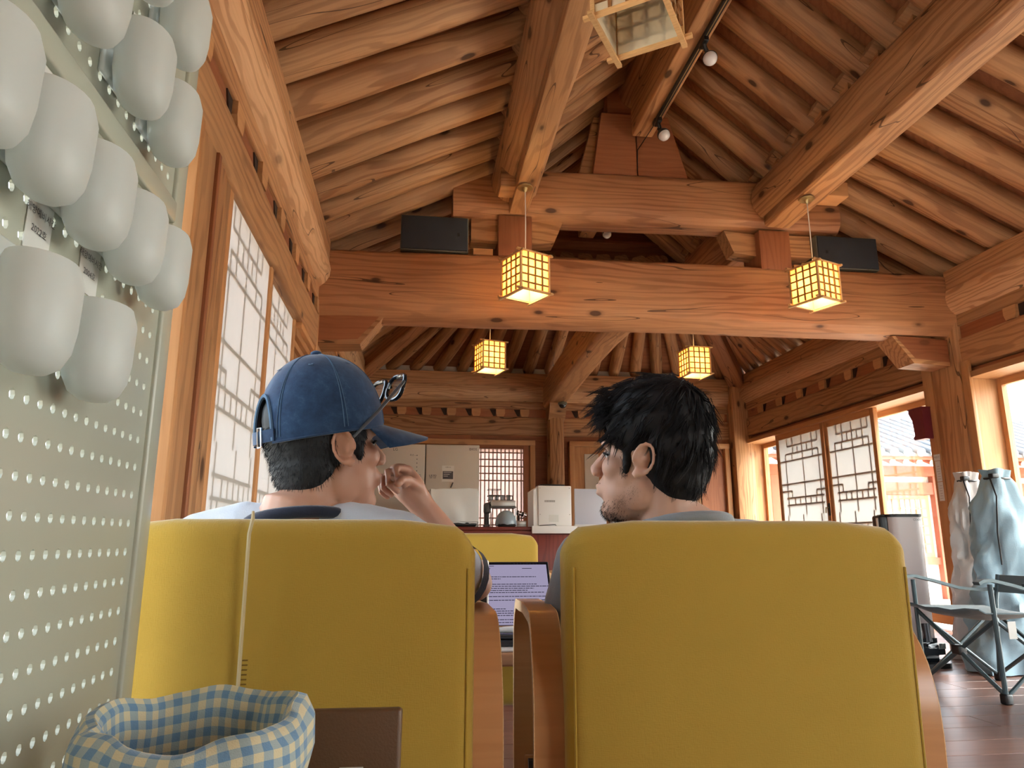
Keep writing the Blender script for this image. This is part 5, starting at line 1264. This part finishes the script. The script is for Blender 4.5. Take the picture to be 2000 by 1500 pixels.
def make_glasses(H):
    g_ = thing('eyeglasses', 'black-framed eyeglasses pushed up onto the blue cap', 'eyeglasses', H @ V((.1, 0, .1)))
    G = H @ Matrix.Translation(V((.134, 0, .106))) @ Matrix.Rotation(math.radians(22), 4, 'Y')       # lens plane is local YZ
    for s_ in (-1, 1):
        pts = [G @ V((-.006*abs(y_/.05), s_*.034+y_, z_)) for y_, z_ in [(0.028*math.copysign(abs(math.cos(a))**.7, math.cos(a)), .024*math.copysign(abs(math.sin(a))**.7, math.sin(a))) for a in [2*PI*i/28 for i in range(29)]]]
        MB().tube(pts, .0042, 8).build('rim', 'gloss_black', g_, True)
        MB().prism([(s_*.034+.026*math.cos(a), .022*math.sin(a)) for a in [2*PI*i/24 for i in range(24)]], -.0006, .0006, 'X', G).build('lens', 'lens_glass' if 'lens_glass' in M else glass('lens_glass', (.86, .88, .86, 1), .002), g_)
        t0 = G @ V((-.002, s_*.061, .010)); t1 = H @ V((.050, s_*.094, .052)); t2 = H @ V((.0, s_*.098, .012))
        MB().tube([t0, t0.lerp(t1, .5), t1, t2], [.0034, .0034, .0032, .0024], 8).build('temple', plain('temple_grey', (.05, .055, .06, 1), .3) if 'temple_grey' not in M else 'temple_grey', g_, True)
    MB().tube([G @ V((0, -.009, .005)), G @ V((.002, 0, .008)), G @ V((0, .009, .005))], .003, 8).build('bridge', 'gloss_black', g_, True)

def man(name, label, H, neck_base, sh_l, sh_r, el_l, wr_l, el_r, wr_r, hips, skin, shirt, hand_l=None, hand_r=None, sleeve=.62, collar=None):
    mb = MB(); add_head(mb, H)
    nb_, hp = V(neck_base), V(hips); nt0 = H @ V((-.028, 0, -.02)); nt1 = H @ V((-.040, 0, -.085))
    cap_tube(mb, [nt0, nt1, nb_+V((0, 0, .02)), nb_-V((0, 0, .05))], [.050, .0535, .060, .070], 18)
    sl, sr = V(sh_l), V(sh_r); mid = (sl+sr)/2
    for s_ in (sl, sr):
        cap_tube(mb, [nb_+V((0, 0, -.02)), nb_.lerp(s_, .55)+V((0, 0, .008)), s_], [.045, .046, .055], 14)
    chest = mid+V((0, .005, -.10)); Qt = Matrix.Rotation(math.atan2((sr-sl).y, (sr-sl).x), 4, 'Z')
    mb.ell((0, 0, 0), (.175, .105, .15), 22, 14, Matrix.Translation(chest) @ Qt); mb.ell((0, 0, 0), (.155, .11, .17), 22, 14, Matrix.Translation(chest.lerp(hp, .55)) @ Qt); mb.ell((0, 0, 0), (.17, .13, .10), 20, 12, Matrix.Translation(hp))
    for s_, e_, w_ in ((sl, V(el_l), V(wr_l)), (sr, V(el_r), V(wr_r))):
        cap_tube(mb, [s_, s_.lerp(e_, .5), e_], [.050, .044, .036], 14); cap_tube(mb, [e_, e_.lerp(w_, .3), e_.lerp(w_, .7), w_], [.036, .0385, .031, .0245], 14)
    hand(mb, wr_l, *hand_l); hand(mb, wr_r, *hand_r)
    for s_ in (-1, 1):
        hpj = hp+V((s_*.09, .03, 0)); kn = hp+V((s_*.12, .40, .02)); an = V((kn.x+s_*.01, kn.y-.02, .10))
        cap_tube(mb, [hpj, kn], [.085, .062], 14); cap_tube(mb, [kn, kn.lerp(an, .3)+V((0, -.012, 0)), an], [.058, .058, .038], 14); cap_tube(mb, [an, V((an.x, an.y+.02, .045)), V((an.x, an.y+.14, .035))], [.038, .035, .030], 12)
    body = obj(name, remesh(mb, .0034, 8, .5), skin, None); tag(body, label, 'person')
    # shirt
    sb = MB()
    sb.ell((0, 0, 0), (.192, .122, .165), 24, 16, Matrix.Translation(chest) @ Qt); sb.ell((0, 0, 0), (.172, .126, .19), 24, 16, Matrix.Translation(chest.lerp(hp, .55)) @ Qt); sb.ell((0, 0, 0), (.185, .14, .10), 20, 12, Matrix.Translation(hp+V((0, 0, .03))))
    for s_, e_ in ((sl, V(el_l)), (sr, V(el_r))):
        cap_tube(sb, [nb_+V((0, 0, -.035)), nb_.lerp(s_, .5)+V((0, 0, -.001)), s_+V((0, 0, .002))], [.052, .057, .066], 16)
        se = s_.lerp(e_, sleeve); sb.tube([s_, s_.lerp(se, .5), se], [.064, .066, .060], 16)
    sm = remesh(sb, .006, 6, .5, 'shirt')
    for v in sm.vertices: v.co += V((1, .6, .8))*.004*mnoise.noise(v.co*14)+V((.5, .5, 1))*.0022*mnoise.noise(v.co*38)
    shirt_o = obj('shirt', sm, shirt, body)
    tb_ = MB(); 
    for s_ in (-1, 1):
        hpj = hp+V((s_*.09, .0, 0)); kn = hp+V((s_*.12, .41, .02)); an = V((kn.x+s_*.01, kn.y-.03, .12))
        cap_tube(tb_, [hpj, kn], [.100, .076], 14); tb_.tube([kn, an], [.076, .056], 14)
    tb_.ell(hp, (.178, .14, .105), 18, 12); obj('trousers', remesh(tb_, .009, 4), 'trouser', body)
    for s_ in (-1, 1):
        kn = hp+V((s_*.12, .40, .02)); x_ = kn.x+s_*.01; y_ = kn.y-.02
        bm = bmesh.new(); bmesh.ops.create_cube(bm, size=1)
        for v in bm.verts: v.co = V((x_+v.co.x*.095, y_+.055+v.co.y*.27, .048+v.co.z*.09*(1 if v.co.y < 0 else .8)))
        bmesh.ops.bevel(bm, geom=bm.edges[:], offset=.03, segments=4, affect='EDGES'); MB().bm(bm).build('shoe', 'white_plastic', body, 50); bm.free()
    return body, shirt_o

# ---- man in the cap
H1 = head_matrix((-.166, 1.325, .962), 33, 8, 1.03)
m1, s1 = man('person', 'man in a blue denim cap and pale shirt, hand held to his mouth', H1, (-.208, 1.300, .842), (-.375, 1.355, .785), (-.030, 1.305, .785),
             (-.40, 1.42, .56), (-.27, 1.62, .52), (.118, 1.47, .718), (.008, 1.44, .870), (-.20, 1.36, .44), 'skin_a', 'shirt_white',
             hand_l=((.25, .9, .05), (0, 0, -1), 12, -1), hand_r=((-.58, -.06, .72), (-.55, -.75, -.35), 74, 1, -.6), sleeve=.78)
cp = make_cap(m1, H1); make_glasses(H1)
nb1 = V((-.208, 1.300, .842))
MB().tube([nb1+V((.080*math.cos(a), .071*math.sin(a), -.008-.014*math.sin(a-.6))) for a in [2*PI*i/30 for i in range(31)]], .0105, 10).build('collar', 'navy_knit', s1, True)
e_, sh_ = V((.118, 1.47, .718)), V((-.030, 1.305, .785)); d_ = (e_-sh_).normalized()
MB().tube([sh_+(e_-sh_)*.74, sh_+(e_-sh_)*.84], [.0635, .0605], 20, caps=False).build('sleeve_hem', 'navy_knit', s1, True)
hm = MB(); Eh = lambda c, r_: hm.ell(c, r_, 20, 14, H1)
Eh((-.030, 0, .020), (.078, .0775, .075)); Eh((-.022, 0, .055), (.088, .078, .085)); Eh((-.045, 0, -.025), (.054, .066, .048)); Eh((-.050, 0, -.045), (.044, .058, .036))
for s_ in (-1, 1): Eh((.020, s_*.056, .022), (.028, .018, .034)); Eh((.030, s_*.0585, -.002), (.009, .010, .026))
hme = remesh(hm, .0035, 4, .5, 'hair'); h1 = obj('hair', hme, 'hair_dark', m1)
random.seed(11); it = []; H3 = H1.to_3x3().normalized(); bv = bvh_of(hme)
for v in random.sample(range(len(hme.vertices)), min(5200, len(hme.vertices))):
    p = hme.vertices[v].co; n_ = hme.vertices[v].normal; l = H1.inverted() @ p
    if l.z > .045: continue
    d_ = n_*.55+H3 @ V((-.15, 0, -1.0))+V((random.gauss(0, .18), random.gauss(0, .18), random.gauss(0, .18))); it.append((p-n_*.001, d_, random.uniform(.006, .012), .00065, (0, 0, 0)))
strands('short_hairs', 'hair_dark', h1, it, 2)

# ---- black-haired man
H2 = head_matrix((.441, 1.325, .948), 147, 7, 1.02)
m2, s2 = man('person', 'black-haired man with a goatee in a grey t-shirt, seen in profile', H2, (.502, 1.320, .815), (.325, 1.365, .755), (.690, 1.360, .768),
             (.285, 1.44, .545), (.36, 1.66, .54), (.74, 1.45, .53), (.62, 1.63, .50), (.495, 1.36, .44), 'skin_b', 'shirt_grey',
             hand_l=((.3, .9, 0), (0, 0, -1), 14, -1), hand_r=((-.5, .8, 0), (0, 0, -1), 14, 1), sleeve=.80)
nb2 = V((.502, 1.320, .815))
MB().tube([nb2+V((.083*math.cos(a), .074*math.sin(a), .014-.014*math.sin(a-.3))) for a in [2*PI*i/30 for i in range(31)]], .011, 10).build('collar', 'shirt_grey', s2, True)
hm = MB(); Eh = lambda c, r_: hm.ell(c, r_, 20, 14, H2)
Eh((-.012, 0, .080), (.104, .086, .086)); Eh((-.040, 0, .028), (.078, .082, .084)); Eh((-.050, 0, -.018), (.056, .066, .056)); Eh((-.052, 0, -.050), (.042, .052, .030)); Eh((.050, 0, .095), (.050, .064, .040))
for s_ in (-1, 1): Eh((.018, s_*.050, .048), (.050, .032, .040)); Eh((.026, s_*.0585, .0), (.009, .009, .032))
hme = remesh(hm, .004, 4, .5, 'hair'); h2 = obj('hair', hme, 'hair_black', m2)
random.seed(5); it = []; H3 = H2.to_3x3().normalized(); Hi = H2.inverted()
idx = list(range(len(hme.vertices))); random.shuffle(idx)
def clump(c, d_, L_, bend, n_c, spread, r_):
    tip = c+d_.normalized()*L_+bend*L_
    for _ in range(n_c):
        o_ = V((random.gauss(0, spread), random.gauss(0, spread), random.gauss(0, spread))); rt = c+o_; t2 = tip+o_*.35; k_ = random.uniform(.75, 1.12)
        dd = (t2-rt-bend*L_); it.append((rt, dd, dd.length*k_, r_, bend*(L_/max(dd.length, 1e-4))))
for v in idx[:950]:
    p = hme.vertices[v].co; n_ = hme.vertices[v].normal; l = Hi @ p; ln = (Hi.to_3x3() @ n_).normalized()
    crown = V((-.055, .01, .15)); rad = (l-crown); rad = rad-ln*rad.dot(ln)
    if rad.length < 1e-4: continue
    if abs(l.x+.006) < .030 and -.050 < l.z < .036: continue
    rad.normalize(); jit = V((random.gauss(0, .16), random.gauss(0, .16), random.gauss(0, .16)))
    if l.x > .0 and l.z < .035: L_, nn, rr = random.uniform(.008, .014), .05, .0006
    elif l.z < -.02: L_, nn, rr = random.uniform(.010, .018), .22, .0006
    elif l.x > .03: L_, nn, rr = random.uniform(.028, .052), .22, .0010
    else: L_, nn, rr = random.uniform(.024, .046), .13, .0010
    bend = H3 @ V((.05, random.gauss(0, .15), -.25))+jit*.6
    clump(p-n_*.003, H3 @ rad+n_*nn+jit, L_, bend, 9, .0035, rr)
for i in range(60):                                             # loose wavy fringe locks
    a = random.uniform(-1.25, 1.25); l = V((.052+.040*math.cos(a), .064*math.sin(a), .090+random.uniform(-.02, .045)))
    d_ = H3 @ V((.75*math.cos(a*.8)+.1, .75*math.sin(a), random.uniform(-.35, .5))); bend = H3 @ V((random.uniform(-.5, .1), random.uniform(-.5, .5), random.uniform(-1.1, -.1)))
    clump(H2 @ l, d_, random.uniform(.026, .048), bend, 9, .0035, .0008)
for i in range(120):                                            # flyaway hairs on the crown
    a = random.uniform(0, 2*PI); l = V((-.01+.075*math.cos(a), .06*math.sin(a), .135))
    it.append((H2 @ l, H3 @ V((math.cos(a), math.sin(a), .7)), random.uniform(.02, .05), .0005, H3 @ V((0, 0, -.8))))
strands('hair_locks', 'hair_black', h2, it, 5)
# stubble and goatee
bvm = bvh_of(m2.data); it = []
for i in range(1500):
    if i < 900: l0 = V((.062+random.gauss(0, .015), random.gauss(0, .020), -.104+random.gauss(0, .010)))
    elif i < 1150: l0 = V((.10, random.gauss(0, .018), -.044+random.gauss(0, .003)))
    else: t_ = random.random(); l0 = V((.055-.05*t_+random.gauss(0, .006), random.choice((-1, 1))*.06, -.105+.05*t_+random.gauss(0, .007)))
    h_ = bvm.find_nearest(H2 @ l0)
    if h_[0] is None: continue
    p, n_ = h_[0], h_[1]; ll = Hi @ p
    if ll.z > -.036 or abs(ll.z+.06) < .010 and ll.x > .08: continue
    it.append((p, n_*.6+H3 @ V((.1, 0, -.8)), random.uniform(.002, .0075 if i < 900 else .003), .00035 if i < 900 else .00025, (0, 0, 0)))
strands('stubble', 'hair_black', m2, it, 2)
# eyes and brows
for H_, m_, hair in ((H1, m1, 'hair_dark'), (H2, m2, 'hair_black')):
    for s_ in (-1, 1):
        ey = MB().ell((.066, s_*.030, .004), (.0115, .0115, .0105), 14, 10, H_).build('eye', 'eye_white' if 'eye_white' in M else plain('eye_white', (.30, .27, .25, 1), .3), m_, True)
        MB().ell((.0755, s_*.031, .004), (.0025, .0052, .0052), 12, 8, H_).build('iris', 'gloss_black', ey, True)
        MB().tube([H_ @ V((.0815-.010*abs(t)**2*1.3, s_*(.030+.014*t), .0085-.004*t*t)) for t in (-1, -.5, 0, .5, 1)], .0022, 6).build('upper_lashes', hair, m_, True)
        MB().tube([H_ @ V((.0905-.016*abs(t-.0)**2*.9, s_*(.028+.019*t), .030-.003*t*t)) for t in (-1, -.5, 0, .5, 1)], [.002, .0032, .0032, .0028, .0015], 6).build('eyebrow', hair, m_, True)
    MB().tube([H_ @ V((.0985-.012*t*t, .019*t, -.0602)) for t in (-1, -.5, 0, .5, 1)], .0011, 6).build('mouth_line', plain('lip_dark', (.20, .06, .05, 1), .6) if 'lip_dark' not in M else 'lip_dark', m_, True)
